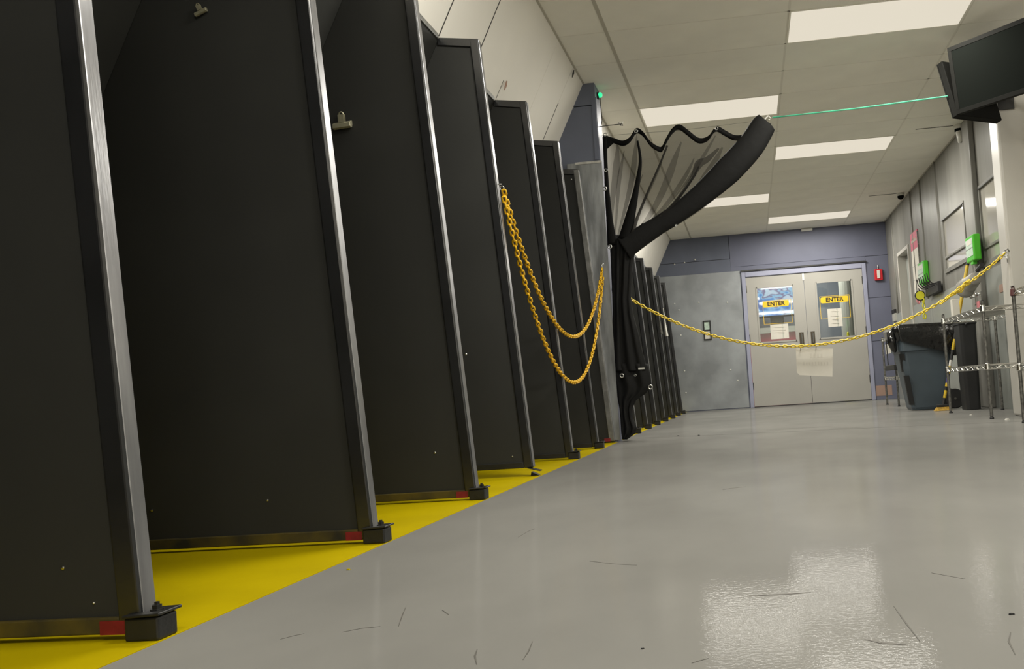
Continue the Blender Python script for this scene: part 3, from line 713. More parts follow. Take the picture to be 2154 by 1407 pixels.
# hanging body: lofted rows of left and right edges
def loft(name, rws, mtn, dy, th, nf, seed):
    bm = bmesh.new(); n = 40; rings = []
    rr = []
    for (y0, a0, b0), (y1, a1, b1) in zip(rws, rws[1:]):
        for k in range(4):
            f = k/4; rr.append((y0+(y1-y0)*f, a0+(a1-a0)*f, b0+(b1-b0)*f))
    rr.append(rws[-1])
    for y, a, b in rr:
        L, R = at_y(a, y, YC+dy), at_y(b, y, YC+dy); c = (L+R)/2; h = (R-L)/2; ring = []
        for k in range(n):
            an = 2*math.pi*k/n; fl_ = 1+.42*math.sin(an*nf+seed+.9*math.sin(y*.02))*abs(math.sin(an))
            ring.append(bm.verts.new(c + h*math.cos(an) + Vector((0, th*math.sin(an)*fl_, 0))))
        rings.append(ring)
    for a, b in zip(rings, rings[1:]):
        for k in range(n): bm.faces.new((a[k], a[(k+1) % n], b[(k+1) % n], b[k]))
    bm.faces.new(rings[0]); bm.faces.new(list(reversed(rings[-1])))
    return obj(name, bm, mtn, cu, smooth=True)
loft('gathered_body', [(505,1284,1340),(560,1285,1331),(627,1288,1328),(660,1289,1332),(700,1287,1343),(740,1284,1352),(770,1280,1360),(780,1281,1361)], 'cloth', .01, .045, 9, 1)
loft('trailing_hem', [(765,1285,1362),(790,1288,1369),(812,1294,1371),(828,1298,1358),(842,1300,1338),(860,1303,1330),(880,1305,1332),(900,1306,1340),(912,1307,1336),(924,1309,1320)], 'cloth', .015, .04, 7, 2)
for px, py, r in ((1272,397,5),(1274,358,4),(1283,519,5),(1273,283,4),(1338,276,4),(1507,270,4),(1308,790,5),(1368,814,5.5),(1531,351,3),(1422,460+14,2.5),(1336,789,3)):
    bm = bmesh.new(); torus(bm, at_y(px, py, YC-.075), r*.75*YC/F, r*.28*YC/F, Vector((0,1,0)), 12, 5); obj('grommet', bm, 'steel', cu, smooth=True)
bm = bmesh.new(); q = at_y(1348, 775, YC-.062); box(bm, q.x-.02, q.x+.028, q.y-.002, q.y+.004, q.z-.006, q.z+.006); obj('shiny_tag', bm, 'cam_white', cu)
# support wire and cord
pc = at_y(1616, 250, YC-.02)
bm = bmesh.new(); a = Vector((FX+.007, YC+.09, 2.435)); tube(bm, [a, (a+pc)/2+Vector((0,.06,-.004)), pc+Vector((0,.06,.01))], .0012, 5)
tag(obj('support_wire', bm, 'dull_steel'), 'thin wire from the blue fin carrying the top of the net curtain', 'wire')
bm = bmesh.new(); e_ = at_y(2003, 200.5, 7.10)+Vector((-.03,.01,0)); tube(bm, [pc+Vector((.032,-.012,.004)), pc.lerp(e_, .5)+Vector((0,0,-.006)), e_], .0058, 6)
tag(obj('green_cord', bm, 'cord_green'), 'green cord stretched from the curtain corner to the hanging screens', 'cord')
bm = bmesh.new(); tube(bm, [pc+Vector((-.03,-.005,-.005)), pc+Vector((.0,-.01,.02)), pc+Vector((.02,-.005,0)), pc+Vector((.0,-.012,-.012))], .006, 6); obj('corner_knot', bm, 'cam_white', cu)
t = thing('hook_rod', 'thin rod with barbed end sticking out of the blue fin', 'rod', at_y(1264, 266, 7.5))
a, b = at_y(1264, 266, 7.5), at_y(1309, 265, 7.5); a.x = FX+.006; b.z = a.z+.004
bm = bmesh.new(); tube(bm, [a, b], .0035, 6); obj('rod', bm, 'dull_steel', t)
for dx, dz in ((0,.018),(.0,-.016),(-.024,.018),(-.012,-.014)):
    bm = bmesh.new(); tube(bm, [b+Vector((dx,0,0)), b+Vector((dx+.003,0,dz))], .004, 5); obj('barb', bm, 'dull_steel', t)
t = thing('indicator_lamp', 'small glowing green lamp high on the edge of the blue fin', 'lamp', at_y(1261, 200, 7.5))
p = at_y(1262, 200, 7.5); bm = bmesh.new(); lathe(bm, [(.004,-.022),(.016,-.016),(.021,0),(.016,.016),(.004,.022)], p, 12); obj('bulb', bm, 'led', t, smooth=True)
bm = bmesh.new(); box(bm, FX+.0, p.x-.008, p.y-.015, p.y+.015, p.z-.03, p.z+.02); obj('socket', bm, 'rubber', t)
bm = bmesh.new(); tube(bm, [p+Vector((0,0,-.02)), p+Vector((.004,.0,-.2)), at_y(1264, 262, 7.5)+Vector((.004,0,0))], .003, 5); obj('wire', bm, 'rubber', t)

# ------------------------------------------------------------------ hanging screens on the pillar
Bq = at_y(2013, 241, 7.02)
tv = thing('hanging_screens', 'pair of dark flat screens hung in a V on the pale pillar', 'screens', (2.07, 7.5, Bq.z))
def screen_panel(B, u, nrm, Lh, H, tilt):
    u = Vector((*u, 0)).normalized(); n = Vector((*nrm, 0)).normalized(); up = (Vector((0,0,1))*math.cos(tilt)+n*math.sin(tilt)).normalized(); nn = u.cross(up)
    if nn.dot(n) < 0: nn = -nn
    def slab(name, u0, u1, v0, v1, d0, d1, mtn, bev=.004, par=None):
        bm = bmesh.new(); f = lambda a, b, d: B+u*a+up*b+nn*d
        hexa(bm, [f(u0,v0,d0), f(u1,v0,d0), f(u1,v1,d0), f(u0,v1,d0)], [f(u0,v0,d1), f(u1,v0,d1), f(u1,v1,d1), f(u0,v1,d1)]); return obj(name, bm, mtn, par or tv, bevel=bev, seg=1)
    c = slab('screen_case', 0, Lh, 0, H, -.05, -.004, 'tv')
    for a in ((0,Lh,0,.03), (0,Lh,H-.03,H), (0,.03,.03,H-.03), (Lh-.03,Lh,.03,H-.03)): slab('bezel', *a, -.004, .004, 'tv', .001, c)
    slab('screen_glass', .03, Lh-.03, .03, H-.03, -.004, .001, 'screen', 0, c)
    slab('mount_plate', Lh*.45, Lh*.45+.2, H*.3, H*.3+.2, -.07, -.05, 'dark_metal', 0, c)
screen_panel(Bq, (.66,-.75), (-.75,-.66), .82, .475, .10)
screen_panel(Bq+Vector((-.012,.085,-.002)), (.80,.60), (-.60,.80), .47, .44, .24)
N = Vector((2.07, 7.22, Bq.z+.22))
for q in ((2.07, 7.559, N.z), Bq+Vector((.66,-.75,0)).normalized()*.47+Vector((.75,.66,0)).normalized()*.06+Vector((0,0,.22)), Bq+Vector((-.012,.085,0))+Vector((.8,.6,0))*.31+Vector((.6,-.8,0))*.022+Vector((0,0,.2))):
    bm = bmesh.new(); tube(bm, [N, q], .015, 8); obj('mount_arm', bm, 'dark_metal', tv)
obj('wall_plate', boxm(2.01, 2.13, 7.548, 7.56, N.z-.08, N.z+.08), 'dark_metal', tv)

# ------------------------------------------------------------------ security cameras and sensor on the ceiling
def dome(px, py, label, s, bullet):
    p = at_z(px, py, ZC); p.x = min(p.x, XR-.06); t = thing('security_camera', label, 'camera', p)
    bm = bmesh.new(); lathe(bm, [(.055*s,0),(.055*s,-.025*s),(.045*s,-.04*s)], p, 18); obj('base', bm, 'cam_white', t, smooth=False)
    bm = bmesh.new(); lathe(bm, [(.045*s,-.04*s),(.046*s,-.06*s),(.030*s,-.085*s),(.006*s,-.095*s)], p, 18); obj('dome_glass', bm, 'screen', t, smooth=True)
    if bullet:
        bm = bmesh.new(); q = p+Vector((-.01,-.02,-.07)); tube(bm, [q, q+Vector((.012,-.01,-.11))], [.032,.030], 14); obj('housing', bm, 'cam_white', t, smooth=True)
    bm = bmesh.new(); tube(bm, [p+Vector((-.05*s,0,-.003)), p+Vector((-.42,.0,-.003))], .0035, 5); obj('surface_cable', bm, 'dull_steel', t)
dome(2025, 262, 'white bodied security camera under the ceiling beside the hung screens', 1.0, True)
dome(1894, 406, 'small dome security camera on the ceiling near the wall poster', .95, False)
bm = bmesh.new(); q = at_y(1697, 482, YE-.05); box(bm, q.x-.09, q.x+.09, YE-.07, YE-.012, ZC-.05, ZC-.004)
tag(obj('motion_sensor', bm, 'cam_white', bevel=.01), 'small white sensor where the blue end wall meets the ceiling', 'sensor')

# ------------------------------------------------------------------ things on the end wall
t = thing('fire_alarm', 'red fire alarm pull station on the blue end wall', 'alarm', at_y(1848, 590, YE-.012))
a, b = at_y(1838, 567, YE-.02), at_y(1857, 589, YE-.02)
obj('case', boxm(a.x, b.x, YE-.06, YE-.012, b.z, a.z), 'fire_red', t, bevel=.008)
obj('pull_bar', boxm((a.x+b.x)/2-.025, (a.x+b.x)/2+.02, YE-.07, YE-.06, b.z+.03, a.z-.02), 'paper', t)
bm = bmesh.new(); tube(bm, [((a.x+b.x)/2, YE-.03, a.z), ((a.x+b.x)/2, YE-.02, a.z+.07)], .008, 6); obj('conduit', bm, 'dull_steel', t)
t = thing('switch_frame', 'black frame holding two pale cards on the grey metal sheet', 'frame', at_y(1487, 715, YE-.018))
a, b = at_y(1478, 675, YE-.03), at_y(1497.5, 715, YE-.03); zm = (a.z+b.z)/2
bm = bmesh.new(); fw = .022
for q in ((a.x, a.x+fw, b.z, a.z), (b.x-fw, b.x, b.z, a.z), (a.x+fw, b.x-fw, b.z, b.z+fw), (a.x+fw, b.x-fw, a.z-fw, a.z), (a.x+fw, b.x-fw, zm-.012, zm+.012)): box(bm, q[0], q[1], YE-.036, YE-.018, q[2], q[3])
obj('frame', bm, 'rubber', t)
obj('card', boxm(a.x+fw, b.x-fw, YE-.028, YE-.020, zm+.012, a.z-fw), 'label', t); obj('card', boxm(a.x+fw, b.x-fw, YE-.028, YE-.020, b.z+fw, zm-.012), 'paper', t)

def text_mesh(name, body, size, center, material, parent, depth=.0006, bold=.0, rot=None, mtx=None):
    cv = bpy.data.curves.new('t', 'FONT'); cv.body = body; cv.size = size; cv.align_x = 'CENTER'; cv.align_y = 'CENTER'; cv.extrude = depth; cv.offset = bold
    to = bpy.data.objects.new('t', cv); COL.objects.link(to); bpy.context.view_layer.update()
    me = bpy.data.meshes.new_from_object(to.evaluated_get(bpy.context.evaluated_depsgraph_get()))
    bpy.data.objects.remove(to); me.name = name
    R = mtx if mtx else Matrix.Translation(center) @ Matrix.Rotation(math.pi/2, 4, 'X')
    me.transform(R); me.materials.clear(); me.materials.append(M[material])
    o = bpy.data.objects.new(name, me); COL.objects.link(o); adopt(o, parent); return o
def enter(x0, x1, z0, z1, fx0, fx1, fz0, fz1, label):
    Y = YE+.0075; t = thing('enter_sticker', label, 'sticker', ((x0+x1)/2, Y, fz0))
    bm = bmesh.new(); r = .025; pts = []
    for cx, cz, a0 in ((x1-r, z1-r, 0), (x0+r, z1-r, 90), (x0+r, z0+r, 180), (x1-r, z0+r, 270)):
        for k in range(5): a = math.radians(a0+k*22.5); pts.append((cx+r*math.cos(a), cz+r*math.sin(a)))
    prism_y(bm, pts, Y-.0015, Y); obj('yellow_bar', bm, 'sticker', t)
    bm = bmesh.new(); s = .0035
    for q in ((fx0, fx0+s*2, fz0, fz1), (fx1-s*2, fx1, fz0, fz1), (fx0, fx1, fz0, fz0+s*1.5), (fx0, fx1, fz1-s*1.5, fz1)): box(bm, q[0], q[1], Y-.0012, Y, q[2], q[3])
    obj('outline', bm, 'sticker', t)
    text_mesh('lettering', 'ENTER', .092, ((x0+x1)/2, Y-.0022, (z0+z1)/2), 'black_ink', t, bold=.0032)
enter(.285, .70, 1.592, 1.688, .28, .735, 1.32, 1.70, 'yellow ENTER sticker on the glass in front of the lit screen')
enter(1.20, 1.637, 1.588, 1.684, 1.185, 1.655, 1.335, 1.70, 'yellow ENTER sticker on the glass of the door beside the fire alarm')
def sheet_paper(x0, x1, z0, z1, Y, label, lines):
    t = thing('paper_sheet', label, 'paper', ((x0+x1)/2, Y, z0)); bm = bmesh.new()
    n = 6; vs = [[(x0+(x1-x0)*i/n, Y-.002-.004*math.sin(i*1.1), z) for i in range(n+1)] for z in (z0, z1)]
    for i in range(n): hexa(bm, [vs[0][i], vs[0][i+1], vs[1][i+1], vs[1][i]], [(p[0], p[1]-.0015, p[2]) for p in (vs[0][i], vs[0][i+1], vs[1][i+1], vs[1][i])])
    obj('sheet', bm, 'paper', t); bm = bmesh.new()
    for z, wf in lines:
        c = (x0+x1)/2; hw = (x1-x0)*.5*wf; zz = z0+(z1-z0)*z
        box(bm, c-hw, c+hw, Y-.0098, Y-.0092, zz-.004, zz+.004)
    obj('print_lines', bm, 'faint', t)
sheet_paper(.376, .662, 1.072, 1.308, YE+.008, 'white paper taped low on the glass below the lit screen', [(.82,.55),(.6,.7),(.45,.5)])
sheet_paper(1.294, 1.517, 1.203, 1.492, YE+.008, 'white upright paper taped on the glass beside the fire alarm side', [(.85,.5),(.6,.55),(.4,.45),(.2,.5)])

# ------------------------------------------------------------------ things on the right wall
t = thing('wall_poster', 'tall white poster with a pink header on the right wall', 'poster', (XR, 13.1, 1.42))
obj('header', boxm(XR-.012, XR, 12.86, 13.40, 2.02, 2.25), 'pink', t); obj('sheet', boxm(XR-.010, XR, 12.87, 13.40, 1.42, 2.02), 'paper', t)
bm = bmesh.new()
for i in range(8):
    y = 13.32-.05*i; tube(bm, [(XR-.0125, y, 2.12), (XR-.0125, y-.02, 2.15+.02*(i % 2)), (XR-.0125, y-.045, 2.115)], .006, 4)
obj('script_mark', bm, 'paper', t); obj('fold_line', boxm(XR-.0108, XR-.0098, 12.88, 13.39, 1.80, 1.806), 'print', t)
obj('fold_line', boxm(XR-.0108, XR-.0098, 12.88, 13.39, 1.62, 1.626), 'print', t)
obj('side_edge', boxm(XR-.018, XR, 12.845, 12.86, 1.62, 2.22), 'dull_steel', t)
def dispenser(label, px_n, px_f, pyc, X, zt, zb, xw=XR-.002):
    y0, y1 = at_x(px_n, pyc, X).y, at_x(px_f, pyc, X).y; t = thing('wall_dispenser', label, 'dispenser', (X+.05, (y0+y1)/2, zb))
    obj('case', boxm(X, xw, y0, y1, zb, zt), 'green', t, bevel=.012, seg=2)
    obj('label', boxm(X-.003, X+.002, y0+.03, y1-.02, zb+.05, zt-.03), 'label', t)
    obj('label_band', boxm(X-.0045, X-.002, y0+.03, y1-.02, zb+.12, zb+.128), 'gray_low', t)
    obj('label_mark', boxm(X-.0045, X-.002, y0+.06, y1-.07, zt-.085, zt-.04), 'paper', t)
    obj('nozzle', boxm(X+.01, X+.05, (y0+y1)/2-.05, (y0+y1)/2+.05, zb-.03, zb+.005), 'green', t, bevel=.006)
dispenser('lime green dispenser beside the pink headed poster', 1943.5, 1931, 576, XR-.065, 1.77, 1.50)
dispenser('lime green dispenser above the leaning yellow pole', 2047.5, 2030.5, 515, XR-.125, at_x(2048, 490, XR-.125).z, at_x(2052, 545, XR-.125).z, XR-.056)
t = thing('hook_rack', 'black rack of wire hooks on the right wall', 'rack', (XR, 11.9, 1.33))
obj('rack_board', boxm(XR-.07, XR-.028, 11.50, 12.28, 1.305, 1.425), 'rubber', t, bevel=.005)
for i in range(6):
    y = 11.56+.135*i; bm = bmesh.new(); tube(bm, [(XR-.07, y, 1.40), (XR-.12, y, 1.41), (XR-.16, y, 1.46), (XR-.17, y, 1.53)], .007, 6); obj('wire_hook', bm, 'rubber', t)
t = thing('yellow_tag', 'round yellow tag with dark rim hanging at the end of the hook rack', 'tag', (XR-.10, 12.42, 1.30))
bm = bmesh.new(); lathe(bm, [(.055,-.006),(.055,.006)], (XR-.135, 12.30, 1.335), 16, 'y'); obj('disc', bm, 'lime', t)
bm = bmesh.new(); torus(bm, (XR-.135, 12.30, 1.335), .058, .008, Vector((0,1,0))); obj('rim', bm, 'rubber', t)
bm = bmesh.new(); tube(bm, [(XR-.135, 12.30, 1.39), (XR-.15, 12.3, 1.425), (XR-.14, 12.3, 1.41)], .006, 6); obj('loop', bm, 'rubber', t)
lk3 = link_mesh('lime_link', .075, .05, .009, 'lime')
chain('lime_chain', 'short lime yellow chain hanging below the black hook rack', [Vector((XR-.10, 12.3, 1.30)), Vector((XR-.10, 12.3, 1.04))], lk3, .052)
bm = bmesh.new(); c = at_x(1932, 628, XR-.006)
pts = [(c.y+.16*math.cos(a*math.pi/10), c.z+.07*math.sin(a*math.pi/10)) for a in range(20)]; prism_x(bm, pts, XR-.008, XR)
t = tag(obj('oval_sticker', bm, 'pink2'), 'pink oval sticker on the wall under the poster', 'sticker')
t = thing('key_switch', 'small pale wall switch with dark top near the side doorway', 'switch', (XR, 15.3, 1.27))
obj('case', boxm(XR-.03, XR, 15.18, 15.45, 1.20, 1.32), 'lobby_pale', t); obj('dark_top', boxm(XR-.034, XR, 15.18, 15.45, 1.32, 1.38), 'rubber', t)
obj_ = tag(obj('pink_strip', boxm(XR-.062, XR-.055, 9.60, 9.72, .90, 1.03), 'pink2'), 'pink printed tag on the grey wall pilaster above the wire shelf', 'tag')
for px, py, nm in ((2050,628,'steel latch on the grey pilaster beside the yellow pole'), (2070,620,'steel latch on the grey pilaster away from the yellow pole')):
    p = at_x(px, py, XR-.06); p.y = max(9.56, min(9.9, p.y)); t = thing('door_latch', nm, 'latch', p)
    obj('plate', boxm(XR-.062, XR-.055, p.y-.025, p.y+.025, p.z-.06, p.z+.05), 'steel', t)
    bm = bmesh.new(); lathe(bm, [(.016, -.05),(.018,-.03),(.010,-.02),(.010,0)], (XR-.055, p.y, p.z+.02), 12, 'x'); obj('knob', bm, 'steel', t, smooth=True)
bm = boxm(XR-.008, XR-.004, 8.85, 9.05, 1.05, 1.12); tag(obj('wall_reflection', bm, 'orange_mark'), 'small faded orange reflection painted on the wall below the service window', 'notice')  # reflection in the glossy wall, painted on as a flat orange patch
# bucket hanging by its handle
t = thing('hanging_bucket', 'grey bucket hanging tilted from a black grip on the wall', 'bucket', at_x(2040, 612, 2.13))
a, b = at_x(2030, 607, 2.07), at_x(2052, 585, 2.09); d = (a-b).normalized()
bm = bmesh.new(); tube(bm, [b, b.lerp(a, .08), a-d*.02, a-d*.02, a], [.052, .060, .084, .090, .090], 20); obj('pail', bm, 'grey_bucket', t, smooth=True)
g0 = at_x(2061, 563, 2.12); bm = bmesh.new(); tube(bm, [g0+Vector((-.0,.09,-.012)), g0+Vector((0,-.09,.012))], .022, 10); obj('grip', bm, 'rubber', t)
bm = bmesh.new(); tube(bm, [b+Vector((-.02,.05,.02)), g0+Vector((0,.09,-.012))], .004, 5); tube(bm, [b+Vector((.02,-.06,.0)), g0+Vector((0,-.09,.012))], .004, 5); obj('wire_handle', bm, 'dull_steel', t)
bm = bmesh.new(); tube(bm, [g0, Vector((XR-.055, g0.y, g0.z+.02))], .006, 6); obj('hanger', bm, 'dull_steel', t)

# ------------------------------------------------------------------ wire shelving
def wire_shelf(bm, x0, x1, y0, y1, z, step=.05):
    for x in (x0, x1):
        for dz in (0, -.03): tube(bm, [(x, y0, z+dz), (x, y1, z+dz)], .0045, 5)
        n = int((y1-y0)/.09); pts = [(x, y0+(y1-y0)*i/n, z-(.03 if i % 2 else 0)) for i in range(n+1)]; tube(bm, pts, .0038, 4)
    for y in (y0, y1):
        for dz in (0, -.03): tube(bm, [(x0, y, z+dz), (x1, y, z+dz)], .0045, 5)
        n = int((x1-x0)/.05); pts = [(x0+(x1-x0)*i/n, y, z-(.03 if i % 2 else 0)) for i in range(n+1)]; tube(bm, pts, .0038, 4)
    n = int((y1-y0)/step)
    for i in range(1, n): tube(bm, [(x0, y0+(y1-y0)*i/n, z+.006), (x1, y0+(y1-y0)*i/n, z+.006)], .003, 4)
def rack(label, x0, x1, y0, y1, shelves, ztop, post='dull_steel', clips=None):
    t = thing('wire_rack', label, 'rack', ((x0+x1)/2, (y0+y1)/2, 0))
    for x in (x0, x1):
        for y in (y0, y1):
            bm = bmesh.new(); tube(bm, [(x, y, .02), (x, y, ztop)], .0127, 12)
            for i in range(int(ztop/.05)): lathe(bm, [(.0135,0),(.0135,.004)], (x, y, .06+.05*i), 10)
            p = obj('post', bm, post, t, smooth=False)
            bm = bmesh.new(); lathe(bm, [(.016,0),(.016,.008),(.010,.02)], (x, y, 0), 12); obj('foot', bm, 'rubber', p)
            bm = bmesh.new(); lathe(bm, [(.0127,0),(.012,.006),(.004,.010)], (x, y, ztop), 10); obj('cap', bm, clips if clips else 'rubber', p)
            for z in shelves:
                bm = bmesh.new(); lathe(bm, [(.016,-.035),(.021,-.03),(.017,.012),(.014,.015)], (x, y, z), 12); obj('collar', bm, clips if clips and z == shelves[-1] else 'chrome', p)
    for z in shelves:
        bm = bmesh.new(); wire_shelf(bm, x0, x1, y0, y1, z); obj('shelf', bm, 'chrome', t)
    return t
rack('low chrome wire rack against the right wall beside the grey bin', 1.755, 2.20, 7.46, 8.94, (.40, .835), .88)
rack('chrome wire rack with maroon clips at the near end of the wall', 1.775, 2.22, 5.30, 6.68, (.38, .88), .90, clips='maroon')
rack('small wire rack in the corner by the blue end wall', 1.713, 2.12, 11.70, 12.68, (.345, .84), .86)
# things on the corner rack
t = thing('spray_bottle', 'small clear spray bottle with dark trigger on the corner rack', 'bottle', (1.80, 12.15, .849))
bm = bmesh.new(); lathe(bm, [(.035,0),(.037,.01),(.035,.07),(.014,.10),(.014,.115)], (1.80, 12.15, .851), 14); obj('bottle', bm, 'cam_white', t, smooth=True)
bm = bmesh.new(); box(bm, 1.785, 1.815, 12.12, 12.18, .966, .985); box(bm, 1.76, 1.80, 12.14, 12.16, .975, .99); obj('trigger', bm, 'rubber', t)
a, b = at_x(1862.5, 725, 1.698), at_x(1882.5, 741, 1.698); bm = boxm(1.694, 1.698, b.y, a.y, b.z, a.z); tag(obj('rack_card', bm, 'paper'), 'white card hung on the front of the corner rack', 'card')
t = thing('dust_pan', 'black dust pan hanging by its bar from the corner rack', 'dustpan', at_x(1876, 778, 1.67))
a, b = at_x(1866, 769, 1.67), at_x(1885, 778, 1.67)
obj('pan', boxm(1.65, 1.69, b.y, a.y, b.z, a.z), 'rubber', t, bevel=.006)
c = at_x(1868.5, 772, 1.67); bm = bmesh.new(); tube(bm, [(1.67, c.y, c.z), (1.67, c.y, .80), (1.70, c.y, .832)], .007, 6); obj('bar', bm, 'rubber', t)
bm = bmesh.new(); box(bm, 1.90, 2.0, 11.5+.30, 11.5+.38, .849, 1.0)
tag(obj('white_box', boxm(at_y(2003, 650, 8.72).x, at_y(2018, 650, 8.72).x, 8.70, 8.78, .846, 1.0), 'paper', bevel=.003), 'upright white carton standing on the chrome wire rack', 'box'); bm.free()

# ------------------------------------------------------------------ bins
def rsq(hw, hd, r, n=6):
    pts = []
    for cx, cy, a0 in ((hw-r, hd-r, 0), (-hw+r, hd-r, 90), (-hw+r, -hd+r, 180), (hw-r, -hd+r, 270)):
        for k in range(n): a = math.radians(a0+90*k/(n-1)); pts.append((cx+r*math.cos(a), cy+r*math.sin(a)))
    return pts
def loft_sections(bm, secs, cap=(True, True)):
    rings = [[bm.verts.new((c[0]+x, c[1]+y, z)) for x, y in pts] for c, z, pts in secs]; n = len(rings[0])
    for a, b in zip(rings, rings[1:]):
        for k in range(n): bm.faces.new((a[k], a[(k+1) % n], b[(k+1) % n], b[k]))
    if cap[0]: bm.faces.new(list(reversed(rings[0])))
    if cap[1]: bm.faces.new(rings[-1])
    return rings
CXB, CYB = 1.775, 10.27
t = thing('rubbish_bin', 'tall blue grey wheeled bin with a black bag over its rim', 'bin', (CXB, CYB, 0))
bm = bmesh.new(); c = (CXB, CYB)
loft_sections(bm, [(c, .006, rsq(.165,.19,.05)), (c, .03, rsq(.175,.20,.05)), (c, .60, rsq(.255,.275,.06)), (c, .605, rsq(.275,.295,.06)), (c, .80, rsq(.285,.305,.06))], (True, False))
obj('bin_body', bm, 'can', t)
obj('bin_rim', (lambda b: (loft_sections(b, [(c, .795, rsq(.286,.306,.06)), (c, .80, rsq(.305,.325,.07)), (c, .83, rsq(.305,.325,.07)), (c, .83, rsq(.27,.29,.05)), (c, .79, rsq(.268,.288,.05))], (False, False)), b)[1])(bmesh.new()), 'can', t)
# dark corner strips
for z0, z1 in ((.06,.36),(.40,.58)):
    bm = bmesh.new(); f = lambda z: .175+(z-.03)/.57*.08
    hexa(bm, [(CXB-f(z0)-.012, CYB-.17, z0), (CXB-f(z0)+.03, CYB-.215, z0), (CXB-f(z0)+.03, CYB-.18, z0), (CXB-f(z0)-.012, CYB-.12, z0)],
             [(CXB-f(z1)-.012, CYB-.23, z1), (CXB-f(z1)+.03, CYB-.285, z1), (CXB-f(z1)+.03, CYB-.25, z1), (CXB-f(z1)-.012, CYB-.18, z1)]); obj('corner_strip', bm, 'rubber', t)
for s in (-1, 1):
    bm = bmesh.new(); lathe(bm, [(.03,-.02),(.09,-.02),(.098,-.01),(.098,.01),(.09,.02),(.03,.02)], (CXB+.235, CYB+s*.12-.16, .10), 22, 'y'); w_ = obj('wheel', bm, 'rubber', t)
    bm = bmesh.new(); lathe(bm, [(.012,-.03),(.012,.03)], (CXB+.235, CYB+s*.12-.16, .10), 10, 'y'); obj('hub', bm, 'dull_steel', w_)
# bag
bm = bmesh.new(); secs = []
base = rsq(.30, .32, .07, 10); nb = len(base)
def bagring(z, sc_, jit, droop=False):
    out = []
    for k, (x, y) in enumerate(base):
        an = math.atan2(y, x); j = 1+jit*math.sin(k*2.1)*.5+jit*random.uniform(-.5, .5); out.append((x*sc_*j, y*sc_*j))
    return out
prof = [(.70,.88,.02),(.82,.90,.02),(.868,.98,.02),(.872,1.06,.015),(.83,1.10,.025),(.74,1.085,.03),(.66,1.06,.03),(.60,1.03,.025)]
rings = []
for i, (z, s, j) in enumerate(prof):
    pts = bagring(z, s, j); ring = []
    for k, (x, y) in enumerate(pts):
        zz = z
        if i >= 5:        # hem droops more towards the wall side
            dr = (.5+.5*math.tanh((x+.02)/.16)); zz = .83-(.83-z)*(.45+.85*dr)+.015*math.sin(k*1.7)
        else: zz = z+.008*math.sin(k*1.3+i)
        ring.append(bm.verts.new((CXB+x, CYB+y, zz)))
    rings.append(ring)
for a, b in zip(rings, rings[1:]):
    for k in range(nb): bm.faces.new((a[k], a[(k+1) % nb], b[(k+1) % nb], b[k]))
obj('bin_bag', bm, 'bag', t, smooth=True)
bm = bmesh.new(); x = CXB-.33; y = CYB-.28; tube(bm, [(x+.03, y+.02, .84), (x-.01, y, .80), (x-.005, y-.01, .70), (x+.015, y, .62), (x+.025, y, .60)], [.02,.04,.045,.03,.01], 8); obj('bag_corner', bm, 'bag', t, smooth=True)
t = thing('black_bin', 'narrow black bin standing between the bagged bin and the wall', 'bin', (2.06, 9.45, 0))
bm = bmesh.new(); c = (2.045, 9.45)
loft_sections(bm, [(c, .004, rsq(.065,.12,.03)), (c, .80, rsq(.078,.14,.03)), (c, .805, rsq(.085,.15,.035)), (c, .825, rsq(.085,.15,.035))]); obj('bin_body', bm, 'rubber', t)
bm = bmesh.new(); tube(bm, [(2.03, 9.30, .78), (2.02, 9.29, .80), (2.05, 9.29, .82)], .008, 6); obj('bin_grip', bm, 'rubber', t)

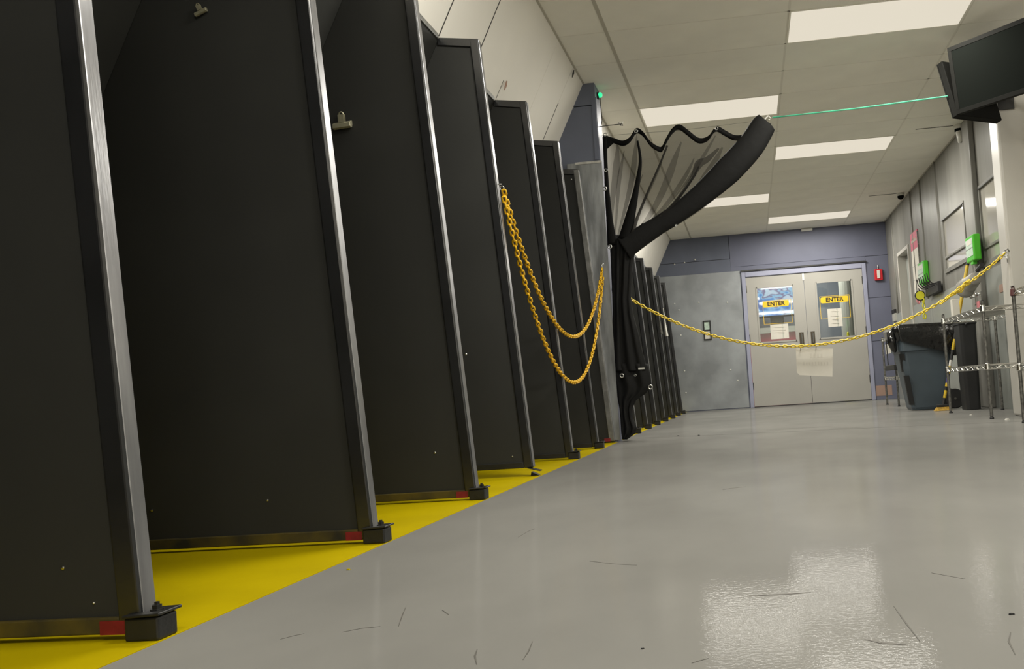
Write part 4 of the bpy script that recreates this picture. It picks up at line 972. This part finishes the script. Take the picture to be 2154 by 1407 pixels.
# ------------------------------------------------------------------ broom leaning on the wall
t = thing('long_broom', 'yellow pole broom leaning on the wall with striped lower shaft', 'broom', (1.80, 9.62, 0))
b0 = at_y(1984, 853, 9.62); b1 = at_x(2038, 540, 2.215)
def seg(name, f0, f1, r, mtn):
    bm = bmesh.new(); tube(bm, [b0.lerp(b1, f0), b0.lerp(b1, f1)], r, 10); return obj(name, bm, mtn, t)
for f0, f1, mtn in ((0,.05,'rubber'),(.05,.10,'pole_yellow'),(.10,.125,'rubber'),(.125,.15,'pole_yellow'),(.15,.21,'purple'),(.21,.26,'pole_yellow'),(.26,.30,'cam_white'),(.30,.37,'rubber'),(.37,.44,'pole_yellow'),(.44,.50,'rubber'),(.50,.55,'cam_white'),(.55,.60,'rubber')):
    seg('shaft_band', f0, f1, .0145, mtn)
seg('upper_shaft', .60, .94, .0165, 'pole_yellow'); seg('hand_grip', .94, 1.0, .018, 'rubber')
bm = bmesh.new(); q = b0.lerp(b1, .83); tube(bm, [q+Vector((-.005,0,-.03)), q+Vector((0,0,0)), q+Vector((.004,0,.025))], [.026,.036,.028], 8); obj('paper_wrap', bm, 'paper', t)
bm = bmesh.new(); hexa(bm, [(b0.x-.085, b0.y-.05, .002), (b0.x+.075, b0.y-.05, .002), (b0.x+.075, b0.y+.05, .002), (b0.x-.085, b0.y+.05, .002)], [(b0.x-.06, b0.y-.025, .036), (b0.x+.06, b0.y-.025, .036), (b0.x+.06, b0.y+.025, .036), (b0.x-.06, b0.y+.025, .036)])
obj('bristles', bm, 'straw', t); obj('broom_head', boxm(b0.x-.062, b0.x+.062, b0.y-.028, b0.y+.028, .036, .06), 'bracket', t, bevel=.005)

# ------------------------------------------------------------------ scraps on the floor
for px, py, s, nm, lab, mtn in ((2042,873,.012,'paper_scrap','tiny white scrap on the floor under the wire rack','white_scrap'), (2119,883,.022,'paper_scrap','white folded scrap on the floor beside the wire rack','white_scrap'),
        (1427,917,.010,'black_pellet','single black pellet on the floor by the floor joint','rubber'), (1470,916,.012,'dark_crumb','dark crumb lying along the floor joint','rubber'),
        (733,1199,.006,'yellow_chip','yellow paint chip on the grey floor beside the yellow strip','yellow'), (1352,1365,.003,'dark_speck','tiny dark speck on the open near floor','rubber'), (2127,1293,.005,'dark_flake','flat dark flake on the floor near the wall side','rubber')):
    p = at_z(px, py); bm = bmesh.new(); r = [random.uniform(.7, 1.2) for _ in range(7)]
    lo = [(p.x+s*r[i]*math.cos(i*.9), p.y+s*.6*r[i]*math.sin(i*.9), .0004) for i in range(7)]; hi = [(p.x+s*.7*r[i]*math.cos(i*.9), p.y+s*.45*r[i]*math.sin(i*.9), .0004+s*.45) for i in range(7)]
    hexa(bm, lo, hi); tag(obj(nm, bm, mtn), lab, 'scrap' if 'scrap' in nm else 'debris')
